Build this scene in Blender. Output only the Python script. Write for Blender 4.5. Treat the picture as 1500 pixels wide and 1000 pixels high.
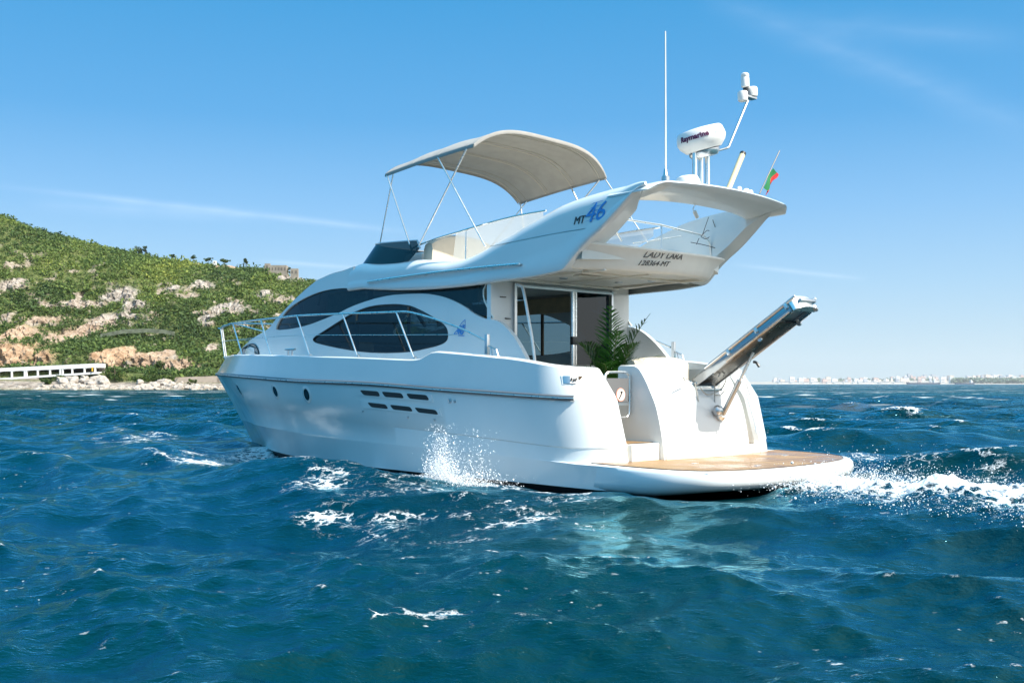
import bpy, bmesh, math, random
import numpy as np
from mathutils import Vector, Matrix
for _o in list(bpy.data.objects): bpy.data.objects.remove(_o)
SC = bpy.context.scene
COL = SC.collection
rnd = random.Random(7)
RNG = np.random.default_rng(11)
rad = math.radians

# ------------------------------------------------------------------ camera
CAM = np.array([-8.64, 10.95, 1.29]); YAW = rad(41.9); FPX = 1550.0; HZ = 562.0
DIR = np.array([math.cos(YAW), -math.sin(YAW), 0.0]); RGT = np.array([-math.sin(YAW), -math.cos(YAW), 0.0]); UP = np.array([0, 0, 1.0])
cd = bpy.data.cameras.new('camera'); cam = bpy.data.objects.new('camera', cd); COL.objects.link(cam)
cd.sensor_width = 36; cd.lens = FPX / 1500 * 36; cd.shift_y = (HZ - 500) / 1500
cd.clip_start = 0.1; cd.clip_end = 30000
cam.location = CAM; cam.rotation_euler = (rad(90), 0, -YAW - rad(90))
SC.camera = cam

# ------------------------------------------------------------------ world, sun, exposure
SUN_EL = rad(50); SUN_AZ = math.atan2(-0.25, -0.97)
S = Vector((math.cos(SUN_AZ) * math.cos(SUN_EL), math.sin(SUN_AZ) * math.cos(SUN_EL), math.sin(SUN_EL)))
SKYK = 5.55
W = bpy.data.worlds.new('World'); SC.world = W; W.use_nodes = True
nt = W.node_tree; N = nt.nodes; L = nt.links
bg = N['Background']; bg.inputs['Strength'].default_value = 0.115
sky = N.new('ShaderNodeTexSky'); sky.sky_type = 'NISHITA'; sky.sun_disc = False
sky.sun_elevation = SUN_EL; sky.sun_rotation = math.atan2(S.x, S.y); sky.air_density = 1.0; sky.dust_density = 0.35; sky.ozone_density = 3.0
tc = N.new('ShaderNodeTexCoord')
sz = N.new('ShaderNodeSeparateXYZ'); L.new(tc.outputs['Generated'], sz.inputs[0])
ym = N.new('ShaderNodeMapRange'); ym.interpolation_type = 'SMOOTHSTEP'; L.new(sz.outputs['Y'], ym.inputs[0]); ym.inputs[1].default_value = -0.2; ym.inputs[2].default_value = 0.75; ym.inputs[3].default_value = 0.0; ym.inputs[4].default_value = 0.20  # sky on the unseen port side pushed bluer to tint the hull's shade
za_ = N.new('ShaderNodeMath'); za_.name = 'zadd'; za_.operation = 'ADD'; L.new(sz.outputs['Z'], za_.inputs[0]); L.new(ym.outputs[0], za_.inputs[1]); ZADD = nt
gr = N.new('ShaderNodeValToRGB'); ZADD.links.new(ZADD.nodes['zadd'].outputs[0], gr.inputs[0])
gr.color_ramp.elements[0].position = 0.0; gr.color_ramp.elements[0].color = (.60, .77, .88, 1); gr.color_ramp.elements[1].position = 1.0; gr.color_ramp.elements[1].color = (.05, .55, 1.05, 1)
for p_, c_ in ((.03, (.55, .75, .90)), (.09, (.40, .67, .93)), (.16, (.25, .56, .93)), (.24, (.105, .43, .84)), (.34, (.05, .37, .77)), (.5, (.05, .60, 1.12)), (.75, (.05, .58, 1.10))):  # stops above the frame brightened to lift the shaded hull
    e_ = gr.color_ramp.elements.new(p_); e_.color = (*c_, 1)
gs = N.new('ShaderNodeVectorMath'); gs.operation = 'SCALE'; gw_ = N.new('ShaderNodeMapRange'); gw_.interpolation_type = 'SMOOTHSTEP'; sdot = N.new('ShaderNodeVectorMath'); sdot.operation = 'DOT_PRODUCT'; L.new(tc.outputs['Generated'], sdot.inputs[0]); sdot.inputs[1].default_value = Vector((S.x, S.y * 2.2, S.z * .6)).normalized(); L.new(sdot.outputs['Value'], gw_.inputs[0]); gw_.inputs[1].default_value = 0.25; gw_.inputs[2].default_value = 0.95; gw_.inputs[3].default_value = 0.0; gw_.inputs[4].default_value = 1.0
fill_glow = N.new('ShaderNodeMixRGB'); L.new(gw_.outputs[0], fill_glow.inputs[0]); L.new(gr.outputs[0], fill_glow.inputs[1]); fill_glow.inputs[2].default_value = (1.7, 1.72, 1.68, 1)  # added sky glow out of view aft, brightens stern-facing surfaces
L.new(fill_glow.outputs[0], gs.inputs[0]); gs.inputs['Scale'].default_value = SKYK
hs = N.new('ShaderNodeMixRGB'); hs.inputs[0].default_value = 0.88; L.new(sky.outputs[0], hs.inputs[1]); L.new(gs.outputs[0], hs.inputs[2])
def vmath(op, a, b=None, nodes=N, links=L):
    n = nodes.new('ShaderNodeVectorMath'); n.operation = op
    for k, x in enumerate((a, b)):
        if x is None: continue
        if isinstance(x, (tuple, list, Vector)): n.inputs[k].default_value = tuple(x)
        else: links.new(x, n.inputs[k])
    return n
def fmath(op, a, b=None, c=None, nodes=N, links=L, clamp=False):
    n = nodes.new('ShaderNodeMath'); n.operation = op; n.use_clamp = clamp
    for k, x in enumerate((a, b, c)):
        if x is None: continue
        if isinstance(x, (int, float)): n.inputs[k].default_value = x
        else: links.new(x, n.inputs[k])
    return n.outputs[0]
def pxdir(u, v):
    d = DIR + RGT * (u - 750) / FPX + UP * (HZ - v) / FPX
    return Vector(d).normalized()
# thin high cloud streaks: bands round great circles of the sky, broken up by noise
def streak(p, q, width, gain):
    a, b = pxdir(*p), pxdir(*q)
    n = a.cross(b).normalized(); mid = (a + b).normalized(); half = a.angle(b) / 2
    dist = fmath('ABSOLUTE', vmath('DOT_PRODUCT', tc.outputs['Generated'], n).outputs['Value'])
    band = fmath('SUBTRACT', 1.0, fmath('DIVIDE', dist, width, clamp=True))
    ends = vmath('DOT_PRODUCT', tc.outputs['Generated'], mid).outputs['Value']
    mr = N.new('ShaderNodeMapRange'); L.new(ends, mr.inputs[0]); mr.inputs[1].default_value = math.cos(half * 1.15); mr.inputs[2].default_value = math.cos(half * 0.4)
    mp = N.new('ShaderNodeMapping'); L.new(tc.outputs['Generated'], mp.inputs[0]); mp.inputs['Scale'].default_value = (9, 9, 30)
    nz = N.new('ShaderNodeTexNoise'); L.new(mp.outputs[0], nz.inputs['Vector']); nz.inputs['Scale'].default_value = 2.2; nz.inputs['Detail'].default_value = 6
    f = fmath('MULTIPLY', fmath('MULTIPLY', fmath('POWER', band, 1.6), mr.outputs[0]), nz.outputs[0])
    return fmath('MULTIPLY', f, gain)
fac = None
for s in (((1050, 0), (1500, 185), 0.024, 0.10), ((30, 276), (600, 340), 0.0055, 0.22), ((380, 382), (560, 395), 0.004, 0.18),
          ((1080, 388), (1260, 408), 0.004, 0.2), ((1180, 30), (1500, 60), 0.02, 0.08), ((60, 300), (420, 318), 0.012, 0.12)):
    g = streak(*s); fac = g if fac is None else fmath('ADD', fac, g)
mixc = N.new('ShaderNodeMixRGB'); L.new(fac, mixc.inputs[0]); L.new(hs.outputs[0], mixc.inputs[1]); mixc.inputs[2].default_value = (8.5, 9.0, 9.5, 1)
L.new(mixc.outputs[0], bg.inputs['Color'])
sl = bpy.data.lights.new('sun', 'SUN'); sl.energy = 5.0; sl.angle = rad(0.53); sl.color = (1.0, 0.94, 0.84)
so = bpy.data.objects.new('sun', sl); COL.objects.link(so); so.rotation_euler = S.to_track_quat('Z', 'Y').to_euler()
SC.view_settings.view_transform = 'Standard'; SC.view_settings.look = 'None'; SC.view_settings.exposure = 0.65; SC.view_settings.gamma = 1.0
SC.cycles.max_bounces = 8; SC.cycles.transparent_max_bounces = 16; SC.cycles.caustics_reflective = False; SC.cycles.caustics_refractive = False
SC.cycles.sample_clamp_indirect = 6.0

# ------------------------------------------------------------------ helpers: geometry from sight lines to real planes and surfaces
def on(u, v, ax, val):
    r = DIR + RGT * (u - 750) / FPX + UP * (HZ - v) / FPX
    t = (val - CAM[ax]) / r[ax]
    return CAM + r * t
def crom(pts, n=6, closed=False):
    p = np.array(pts, float); out = []
    m = len(p)
    for i in range(m if closed else m - 1):
        if closed: a, b, c, d = p[(i - 1) % m], p[i], p[(i + 1) % m], p[(i + 2) % m]
        else: a, b, c, d = p[max(i - 1, 0)], p[i], p[i + 1], p[min(i + 2, m - 1)]
        for k in range(n):
            t = k / n
            out.append(0.5 * (2 * b + (c - a) * t + (2 * a - 5 * b + 4 * c - d) * t * t + (3 * b - a - 3 * c + d) * t ** 3))
    if not closed: out.append(p[-1])
    return np.array(out)
_TT = np.linspace(0, 1, 500)
def hit(u, v, Y):
    r = DIR + RGT * (u - 750) / FPX + UP * (HZ - v) / FPX
    t0, t1 = (2.7 - CAM[1]) / r[1], (-0.6 - CAM[1]) / r[1]
    t = t0 + (t1 - t0) * _TT
    P = CAM + r * t[:, None]
    f = P[:, 1] - Y(P[:, 0], P[:, 2])
    k = np.where(f <= 0)[0]
    k = k[0] if len(k) else len(t) - 1
    if k == 0: return P[0]
    w = f[k - 1] / (f[k - 1] - f[k] + 1e-12)
    return P[k - 1] * (1 - w) + P[k] * w
def trace(px, Y, n=6):
    return np.array([hit(u, v, Y) for u, v in crom(px, n)])
def fx(tr):
    o = np.argsort(tr[:, 0]); xs, zs = tr[o, 0], tr[o, 2]
    return lambda x: np.interp(x, xs, zs)
def pchip(xs, ys):
    xs, ys = np.array(xs, float), np.array(ys, float); h = np.diff(xs); d = np.diff(ys) / h; m = np.zeros(len(xs))
    for i in range(1, len(xs) - 1):
        if d[i - 1] * d[i] > 0:
            w1, w2 = 2 * h[i] + h[i - 1], h[i] + 2 * h[i - 1]; m[i] = (w1 + w2) / (w1 / d[i - 1] + w2 / d[i])
    m[0], m[-1] = d[0], d[-1]
    def f(x):
        x = np.asarray(x, float); xc = np.clip(x, xs[0], xs[-1]); i = np.clip(np.searchsorted(xs, xc) - 1, 0, len(xs) - 2)
        t = (xc - xs[i]) / h[i]
        return ys[i] * (1 + 2 * t) * (1 - t) ** 2 + h[i] * m[i] * t * (1 - t) ** 2 + ys[i + 1] * t * t * (3 - 2 * t) + h[i] * m[i + 1] * t * t * (t - 1)
    return f
def sstep(x, a, b):
    t = np.clip((np.asarray(x, float) - a) / (b - a), 0, 1); return t * t * (3 - 2 * t)

class MB:
    def __init__(s): s.v = []; s.f = []
    def add(s, V, F):
        o = len(s.v); s.v += [tuple(map(float, p)) for p in V]; s.f += [tuple(i + o for i in f) for f in F]; return s
    def grid(s, G, flip=False, closeu=False, closev=False):
        G = np.asarray(G, float); n, m = G.shape[:2]; F = []
        for i in range(n if closeu else n - 1):
            for j in range(m if closev else m - 1):
                a, b, c, d = i * m + j, ((i + 1) % n) * m + j, ((i + 1) % n) * m + (j + 1) % m, i * m + (j + 1) % m
                F.append((a, d, c, b) if flip else (a, b, c, d))
        return s.add(G.reshape(-1, 3), F)
    def box(s, c, size, R=None, bev=0.0):
        bm = bmesh.new(); bmesh.ops.create_cube(bm, size=1)
        for v in bm.verts: v.co = Vector((v.co.x * size[0], v.co.y * size[1], v.co.z * size[2]))
        if bev: bmesh.ops.bevel(bm, geom=bm.edges[:] , offset=bev, segments=2, profile=0.6, affect='EDGES')
        M = Matrix.Translation(Vector(c)) @ (R.to_4x4() if R is not None else Matrix())
        bm.transform(M); bm.verts.index_update()
        s.add([v.co for v in bm.verts], [[v.index for v in f.verts] for f in bm.faces]); bm.free(); return s
    def tube(s, P, r, n=8, closed=False, caps=True):
        P = [Vector(p) for p in P]; m = len(P); rings = []
        rr = r if isinstance(r, (list, tuple, np.ndarray)) else [r] * m
        up = None
        for i in range(m):
            if closed: t = (P[(i + 1) % m] - P[i - 1])
            else: t = P[min(i + 1, m - 1)] - P[max(i - 1, 0)]
            t.normalize()
            if up is None:
                up = t.orthogonal().normalized()
            up = (up - t * up.dot(t))
            if up.length < 1e-6: up = t.orthogonal()
            up.normalize(); sd = t.cross(up)
            rings.append([P[i] + (up * math.cos(2 * math.pi * k / n) + sd * math.sin(2 * math.pi * k / n)) * rr[i] for k in range(n)])
        s.grid(rings, closeu=closed, closev=True)
        if caps and not closed:
            o = len(s.v) - m * n
            s.f.append(tuple(o + k for k in range(n))[::-1] if False else tuple(o + n - 1 - k for k in range(n))); s.f.append(tuple(o + (m - 1) * n + k for k in range(n)))
        return s
    def lathe(s, prof, c, axis=(0, 0, 1), n=32):
        q = Vector((0, 0, 1)).rotation_difference(Vector(axis)); c = Vector(c)
        G = [[c + q @ Vector((r * math.cos(2 * math.pi * k / n), r * math.sin(2 * math.pi * k / n), z)) for k in range(n)] for r, z in prof]
        s.grid(G, closev=True)
        o = len(s.v) - len(prof) * n
        s.f.append(tuple(o + n - 1 - k for k in range(n))); s.f.append(tuple(o + (len(prof) - 1) * n + k for k in range(n)))
        return s
    def prism(s, poly, d):
        n = len(poly); d = np.array(d, float); V = [np.array(p, float) for p in poly] + [np.array(p, float) + d for p in poly]
        F = [tuple(range(n)), tuple(range(2 * n - 1, n - 1, -1))] + [(i, i + n, (i + 1) % n + n, (i + 1) % n) for i in range(n)]
        return s.add(V, F)
    def mirror(s):
        n = len(s.v); s.v += [(x, -y, z) for x, y, z in s.v]; s.f += [tuple(i + n for i in f)[::-1] for f in list(s.f)]; return s
    def build(s, name, mat, parent=None, smooth=40, recalc=True):
        me = bpy.data.meshes.new(name); me.from_pydata(s.v, [], s.f); me.validate()
        bm = bmesh.new(); bm.from_mesh(me); bmesh.ops.remove_doubles(bm, verts=bm.verts, dist=1e-5)
        if recalc: bmesh.ops.recalc_face_normals(bm, faces=bm.faces)
        bm.to_mesh(me); bm.free()
        if smooth:
            me.polygons.foreach_set('use_smooth', [True] * len(me.polygons)); me.set_sharp_from_angle(angle=rad(smooth))
        me.materials.append(mat)
        o = bpy.data.objects.new(name, me); COL.objects.link(o); o.parent = parent
        return o
def tag(o, label=None, cat=None, group=None, kind=None):
    if label: o['label'] = label
    if cat: o['category'] = cat
    if group: o['group'] = group
    if kind: o['kind'] = kind
    return o
def empty(name, loc=(0, 0, 0)):
    o = bpy.data.objects.new(name, None); COL.objects.link(o); o.location = loc; return o
def fastmesh(name, V, Q, mat, parent=None, attrs=None, smooth=False):
    V = np.ascontiguousarray(V, np.float32); Q = np.ascontiguousarray(Q, np.int32); k = Q.shape[1]
    me = bpy.data.meshes.new(name); me.vertices.add(len(V)); me.vertices.foreach_set('co', V.ravel())
    me.loops.add(Q.size); me.loops.foreach_set('vertex_index', Q.ravel())
    me.polygons.add(len(Q)); me.polygons.foreach_set('loop_start', np.arange(0, Q.size, k, dtype=np.int32))
    me.polygons.foreach_set('use_smooth', np.full(len(Q), smooth, dtype=bool))
    me.update(calc_edges=True)
    for n, a in (attrs or {}).items():
        at = me.attributes.new(n, 'FLOAT', 'POINT'); at.data.foreach_set('value', np.ascontiguousarray(a, np.float32))
    me.materials.append(mat)
    o = bpy.data.objects.new(name, me); COL.objects.link(o); o.parent = parent
    return o

# ------------------------------------------------------------------ materials
MATS = {}
def mat(name, color, rough=0.4, metal=0.0, coat=0.0, noise=0.0, nscale=6.0, bump=0.0, bscale=40.0, spec=0.5, sheen=0.0, rvar=0.0):
    m = bpy.data.materials.new(name); m.use_nodes = True; n = m.node_tree.nodes; l = m.node_tree.links; b = n['Principled BSDF']
    b.inputs['Base Color'].default_value = (*color, 1); b.inputs['Roughness'].default_value = rough; b.inputs['Metallic'].default_value = metal
    b.inputs['Coat Weight'].default_value = coat; b.inputs['Coat Roughness'].default_value = 0.05; b.inputs['Specular IOR Level'].default_value = spec
    t = n.new('ShaderNodeTexCoord')
    if noise or rvar:
        z = n.new('ShaderNodeTexNoise'); z.inputs['Scale'].default_value = nscale; z.inputs['Detail'].default_value = 6; l.new(t.outputs['Object'], z.inputs['Vector'])
    if noise:
        mr = n.new('ShaderNodeMapRange'); l.new(z.outputs[0], mr.inputs[0]); mr.inputs[1].default_value = 0.3; mr.inputs[2].default_value = 0.7; mr.inputs[3].default_value = 1 - noise; mr.inputs[4].default_value = 1 + noise * 0.4
        x = n.new('ShaderNodeVectorMath'); x.operation = 'SCALE'; x.inputs[0].default_value = color; l.new(mr.outputs[0], x.inputs['Scale']); l.new(x.outputs[0], b.inputs['Base Color'])
    if rvar:
        mr = n.new('ShaderNodeMapRange'); l.new(z.outputs[0], mr.inputs[0]); mr.inputs[1].default_value = 0.3; mr.inputs[2].default_value = 0.7; mr.inputs[3].default_value = max(rough - rvar, 0); mr.inputs[4].default_value = rough + rvar
        l.new(mr.outputs[0], b.inputs['Roughness'])
    if bump:
        z2 = n.new('ShaderNodeTexNoise'); z2.inputs['Scale'].default_value = bscale; z2.inputs['Detail'].default_value = 5; l.new(t.outputs['Object'], z2.inputs['Vector'])
        bp = n.new('ShaderNodeBump'); bp.inputs['Strength'].default_value = bump; bp.inputs['Distance'].default_value = 0.01; l.new(z2.outputs[0], bp.inputs['Height']); l.new(bp.outputs[0], b.inputs['Normal'])
    MATS[name] = m; return m
gel = mat('white_gelcoat', (0.72, 0.755, 0.755), 0.22, coat=0.25, noise=0.02, nscale=2.5, rvar=0.05, bump=0.008, bscale=2)
cream = mat('cream_gelcoat', (0.86, 0.82, 0.74), 0.4, noise=0.04)
nonskid = mat('nonskid_deck', (0.68, 0.67, 0.63), 0.75, bump=0.3, bscale=300)
antifoul = mat('black_antifouling', (0.012, 0.014, 0.018), 0.6, noise=0.3)
steel = mat('polished_steel', (0.84, 0.83, 0.81), 0.3, metal=1.0, rvar=0.06, nscale=12)
steeld = mat('brushed_steel', (0.55, 0.56, 0.57), 0.28, metal=1.0)
railm = mat('grey_rub_strip', (0.13, 0.14, 0.15), 0.35)
rubber = mat('black_rubber', (0.015, 0.015, 0.017), 0.5)
canvas = mat('beige_canvas', (0.39, 0.38, 0.355), 0.9, noise=0.1, nscale=5, bump=0.35, bscale=14, spec=0.2)
sleeve = mat('canvas_sleeve', (0.50, 0.47, 0.41), 0.85)
dsteel = mat('dark_polished_steel', (0.36, 0.37, 0.38), 0.16, metal=1.0, rvar=0.08, nscale=9)
bronze = mat('dark_gangway_metal', (0.10, 0.09, 0.075), 0.28, metal=0.8, rvar=0.1)
vinyl = mat('cream_vinyl', (0.54, 0.49, 0.40), 0.55, noise=0.06, bump=0.1, bscale=25)
inter = mat('cabin_lining', (0.55, 0.45, 0.30), 0.6, noise=0.2)
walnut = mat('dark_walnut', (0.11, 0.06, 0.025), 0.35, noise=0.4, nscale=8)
plastic = mat('white_plastic', (0.80, 0.79, 0.76), 0.35, noise=0.05)
creampl = mat('yellowed_plastic', (0.66, 0.58, 0.36), 0.4)
blackp = mat('black_plastic', (0.02, 0.02, 0.022), 0.4)
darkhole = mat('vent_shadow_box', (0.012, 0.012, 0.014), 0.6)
bluelet = mat('blue_lettering', (0.05, 0.26, 0.66), 0.35)
darklet = mat('dark_lettering', (0.04, 0.04, 0.045), 0.4)
greylet = mat('grey_lettering', (0.12, 0.11, 0.10), 0.5)
plumlet = mat('plum_lettering', (0.10, 0.012, 0.06), 0.4)
lens_m = mat('frosted_lens', (0.7, 0.68, 0.6), 0.3)
mesh_m = mat('grey_mesh_fabric', (0.14, 0.145, 0.15), 0.8, bump=0.3, bscale=200)
sticker = mat('sticker_white', (0.75, 0.68, 0.64), 0.5)
pinkm = mat('sticker_pink', (0.7, 0.3, 0.22), 0.5)
flag_g = mat('flag_green', (0.01, 0.16, 0.05), 0.8); flag_r = mat('flag_red', (0.55, 0.015, 0.02), 0.8); flag_y = mat('flag_yellow', (0.7, 0.5, 0.08), 0.8)
potm = mat('dark_pot', (0.05, 0.045, 0.04), 0.6); soil = mat('potting_soil', (0.03, 0.02, 0.015), 0.95)
stem_m = mat('palm_stem', (0.10, 0.13, 0.03), 0.6)
ropem = mat('pale_rope', (0.45, 0.44, 0.40), 0.8)

def glass(name, tint, ior=1.5, gl=(0.9, 0.95, 1.0)):
    m = bpy.data.materials.new(name); m.use_nodes = True; n = m.node_tree.nodes; l = m.node_tree.links; n.remove(n['Principled BSDF'])
    t = n.new('ShaderNodeBsdfTransparent'); t.inputs[0].default_value = (*tint, 1)
    g = n.new('ShaderNodeBsdfGlossy'); g.inputs['Color'].default_value = (*gl, 1); g.inputs['Roughness'].default_value = 0.015
    f = n.new('ShaderNodeLayerWeight'); f.inputs[0].default_value = 0.5; f0 = ((ior - 1) / (ior + 1)) ** 2
    ff = fmath('ADD', fmath('MULTIPLY', fmath('POWER', f.outputs['Facing'], 5.0, nodes=n, links=l), 1 - f0, nodes=n, links=l), f0, nodes=n, links=l)
    x = n.new('ShaderNodeMixShader'); l.new(ff, x.inputs[0]); l.new(t.outputs[0], x.inputs[1]); l.new(g.outputs[0], x.inputs[2]); l.new(x.outputs[0], n['Material Output'].inputs[0])
    return m
smoked = glass('smoked_glass', (0.14, 0.21, 0.24))
darkgl = glass('dark_glass', (0.05, 0.06, 0.06))
doorgl = glass('door_glass', (0.05, 0.13, 0.16), 1.5)
clear = glass('clear_acrylic', (0.62, 0.66, 0.68), 1.35)
_n = clear.node_tree.nodes; _l = clear.node_tree.links; _d = _n.new('ShaderNodeBsdfTranslucent'); _d.inputs[0].default_value = (.8, .85, .86, 1); _x = _n.new('ShaderNodeMixShader'); _x.inputs[0].default_value = .5; _s = _n['Material Output'].inputs[0].links[0].from_socket; _l.new(_s, _x.inputs[1]); _l.new(_d.outputs[0], _x.inputs[2]); _l.new(_x.outputs[0], _n['Material Output'].inputs[0])

def teak_mat():
    m = bpy.data.materials.new('teak_planks'); m.use_nodes = True; n = m.node_tree.nodes; l = m.node_tree.links; b = n['Principled BSDF']
    t = n.new('ShaderNodeTexCoord'); sx = n.new('ShaderNodeSeparateXYZ'); l.new(t.outputs['Object'], sx.inputs[0])
    k = lambda op, a, c=None: fmath(op, a, c, nodes=n, links=l)
    fr = k('FRACT', k('DIVIDE', sx.outputs['X'], 0.075))
    seam = k('LESS_THAN', fr, 0.13)
    idx = k('FLOOR', k('DIVIDE', sx.outputs['X'], 0.075))
    wn = n.new('ShaderNodeTexWhiteNoise'); wn.noise_dimensions = '1D'; l.new(idx, wn.inputs['W'])
    mp = n.new('ShaderNodeMapping'); l.new(t.outputs['Object'], mp.inputs[0]); mp.inputs['Scale'].default_value = (40, 2.2, 1)
    gz = n.new('ShaderNodeTexNoise'); l.new(mp.outputs[0], gz.inputs['Vector']); gz.inputs['Scale'].default_value = 3; gz.inputs['Detail'].default_value = 7
    wz = n.new('ShaderNodeTexNoise'); l.new(t.outputs['Object'], wz.inputs['Vector']); wz.inputs['Scale'].default_value = 1.7; wz.inputs['Detail'].default_value = 4
    c = n.new('ShaderNodeValToRGB'); l.new(k('ADD', k('MULTIPLY', wn.outputs[0], 0.35), k('MULTIPLY', gz.outputs[0], 0.65)), c.inputs[0])
    c.color_ramp.elements[0].position = 0.25; c.color_ramp.elements[0].color = (0.21, 0.10, 0.03, 1); c.color_ramp.elements[1].position = 0.8; c.color_ramp.elements[1].color = (0.42, 0.23, 0.08, 1)
    wet = n.new('ShaderNodeMapRange'); l.new(wz.outputs[0], wet.inputs[0]); wet.inputs[1].default_value = 0.45; wet.inputs[2].default_value = 0.6
    c2 = n.new('ShaderNodeMixRGB'); l.new(k('MULTIPLY', wet.outputs[0], 0.55), c2.inputs[0]); l.new(c.outputs[0], c2.inputs[1]); c2.inputs[2].default_value = (0.42, 0.30, 0.17, 1)
    c3 = n.new('ShaderNodeMixRGB'); l.new(seam, c3.inputs[0]); l.new(c2.outputs[0], c3.inputs[1]); c3.inputs[2].default_value = (0.03, 0.022, 0.016, 1)
    l.new(c3.outputs[0], b.inputs['Base Color'])
    r = n.new('ShaderNodeMapRange'); l.new(wz.outputs[0], r.inputs[0]); r.inputs[1].default_value = 0.4; r.inputs[2].default_value = 0.6; r.inputs[3].default_value = 0.22; r.inputs[4].default_value = 0.6; l.new(r.outputs[0], b.inputs['Roughness'])
    return m
teak = teak_mat()

# ================================================================== THE YACHT (bow towards +X, port side +Y, water at z = 0)
yacht = empty('motor_yacht'); tag(yacht, 'large white flybridge motor yacht under way with teak stern platform and beige sunshade', 'yacht')

# ---- hull lines
Br = pchip([0.9, 2.2, 3.8, 5.5, 7.2, 8.8, 10.3, 11.6, 12.6, 13.2, 13.5], [2.0, 2.07, 2.12, 2.13, 2.04, 1.80, 1.40, 0.84, 0.385, 0.13, 0.0])
XA = 1.0; XR = 13.5
Xt = pchip([-0.5, 0.1, 0.38, 0.97, 1.2, 1.4, 1.53, 1.7], [-0.08, -0.08, -0.06, 0.06, 0.17, 0.29, 0.40, 0.55])
def lev(Ls, k0, k1):
    def B(x, z=None):
        s = np.clip((np.asarray(x, float) - XA) / (Ls - XA), 0, 1); xr = XA + s * (XR - XA)
        return Br(xr) * (1 - (k0 + (k1 - k0) * s ** 1.6))
    return B
LV = {'keel': (10.6, .35, .6), 'wl': (11.85, .022, .34), 'spray': (12.3, .018, .23), 'ledge': (12.36, .016, .225), 'kn': (12.74, .012, .15), 'rub': (13.5, 0, 0), 'sheer': (13.12, .030, .02)}
BF = {k: lev(*v) for k, v in LV.items()}
rub_tr = trace([(318.5, 548), (370, 552.5), (438, 557.6), (540, 562), (640, 570), (740, 577), (790, 580.5), (822, 583)], BF['rub'])
she_tr = trace([(331, 521.5), (345, 519), (380, 519), (440, 520.5), (520, 522.5), (592, 525.5), (606, 525.5), (616, 524), (626, 518), (636, 514), (660, 515.5), (688, 518), (714, 520.5), (745, 523.5), (772, 527.5), (800, 533), (822, 537), (834, 538)], BF['sheer'])
kn_tr = trace([(341, 590), (400, 599), (487, 612.5), (560, 622), (636, 631), (730, 643), (826, 655.5)], BF['kn'])
zr, zs, zk = fx(rub_tr), fx(she_tr), fx(kn_tr)
ZF = {'keel': lambda x: -0.6 + 0 * x, 'wl': lambda x: 0.05 + 0 * x, 'spray': lambda x: 0.10 + (zk(x) - 0.10) * 0.5}
levels = [('keel', ZF['keel'], 0), ('wl', ZF['wl'], 0), ('spray', ZF['spray'], 0), ('ledge', lambda x: ZF['spray'](x) + .022, 0), ('ledge', lambda x: ZF['spray'](x) + .034, 0.0), ('kn', lambda x: zk(x) - 0.014, 0.010), ('kn', zk, 0), ('rub', lambda x: zr(x) - 0.03, 0.0), ('rub', lambda x: zr(x) + 0.03, 0.004),
          ('sheer', lambda x: zs(x) - 0.07, -0.006), ('sheer', lambda x: zs(x) - 0.022, 0.0), ('sheer', lambda x: zs(x) - 0.004, 0.022), ('sheer', lambda x: zs(x), 0.05), ('sheer', lambda x: zs(x), 0.12), ('sheer', lambda x: zs(x) - 0.02, 0.145), ('sheer', lambda x: zs(x) - 0.14, 0.15)]
SS = np.concatenate([1 - np.linspace(0, 1, 26) ** 1.5 * 0.3, np.linspace(0.7, 0, 70)[1:]])
YQ = 1.36
def hull_path(name, zf, inset, nq=2.3):
    Ls = LV[name][0]; P = []
    for s in SS:
        x = XA + s * (Ls - XA); y = max(float(BF[name](x)) - inset * min(1, (1 - s) * 12), 0.0)
        P.append((x - inset * (s > 0.985), y, float(zf(x))))
    y0 = float(BF[name](XA)) - inset; z0 = float(zf(XA)); xe0 = (float(Xt(z0)) if nq < 4 else -.35) + max(inset - 0.0, 0) * 0.8
    for th in np.linspace(0, math.pi / 2, 22)[1:]:
        e = 2 / nq
        x = XA + (xe0 - XA) * math.sin(th) ** e; y = YQ + (y0 - YQ) * max(math.cos(th), 0) ** e
        P.append((x, y, z0 + (float(zf(max(x, .3))) - z0) * 1.0))
    xe = P[-1][0]
    for k in (0.02, 0.06): P.append((xe + k * 1.0, YQ - k * 0.7, P[-1][2]))
    P.append((1.55, YQ - 0.05, P[-1][2]))
    return P
HG = [hull_path(*a, nq=9 if i < 4 else 2.3) for i, a in enumerate(levels)]
def yhull(x, z):
    x = np.asarray(x, float); z = np.asarray(z, float); out = np.zeros(x.shape)
    names = [('wl', ZF['wl']), ('spray', ZF['spray']), ('kn', zk), ('rub', zr), ('sheer', zs)]
    ZZ = np.array([f(x) for _, f in names]); YY = np.array([np.where(x <= LV[n][0], BF[n](x), 0) for n, _ in names])
    out = np.where(z <= ZZ[0], YY[0], out)
    for a in range(4):
        w = np.clip((z - ZZ[a]) / (ZZ[a + 1] - ZZ[a]), 0, 1); out = np.where((z > ZZ[a]), YY[a] * (1 - w) + YY[a + 1] * w, out)
    return out
mb = MB(); mb.grid(HG[1:]); mb.mirror()
hull = mb.build('hull', gel, yacht, smooth=32)
# wing decks: level strip inside the bulwark
dk = [np.array(HG[-1])[:95]]
G = [[(p[0], p[1] * k, p[2]) for p in dk[0] if p[0] > 1.6] for k in (1, 0.5, 0, -0.5, -1)]
MB().grid(G).build('side_deck', nonskid, hull)
mb = MB(); mb.grid([HG[0], [(p[0], p[1] - 0.004, p[2] + 0.006) for p in HG[1]]]); mb.mirror()
G2 = [[(p[0], p[1] * k, p[2]) for p in HG[0][:118]] for k in (1, 0, -1)]; mb.grid(G2)
mb.build('bottom_paint', antifoul, hull)
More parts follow.
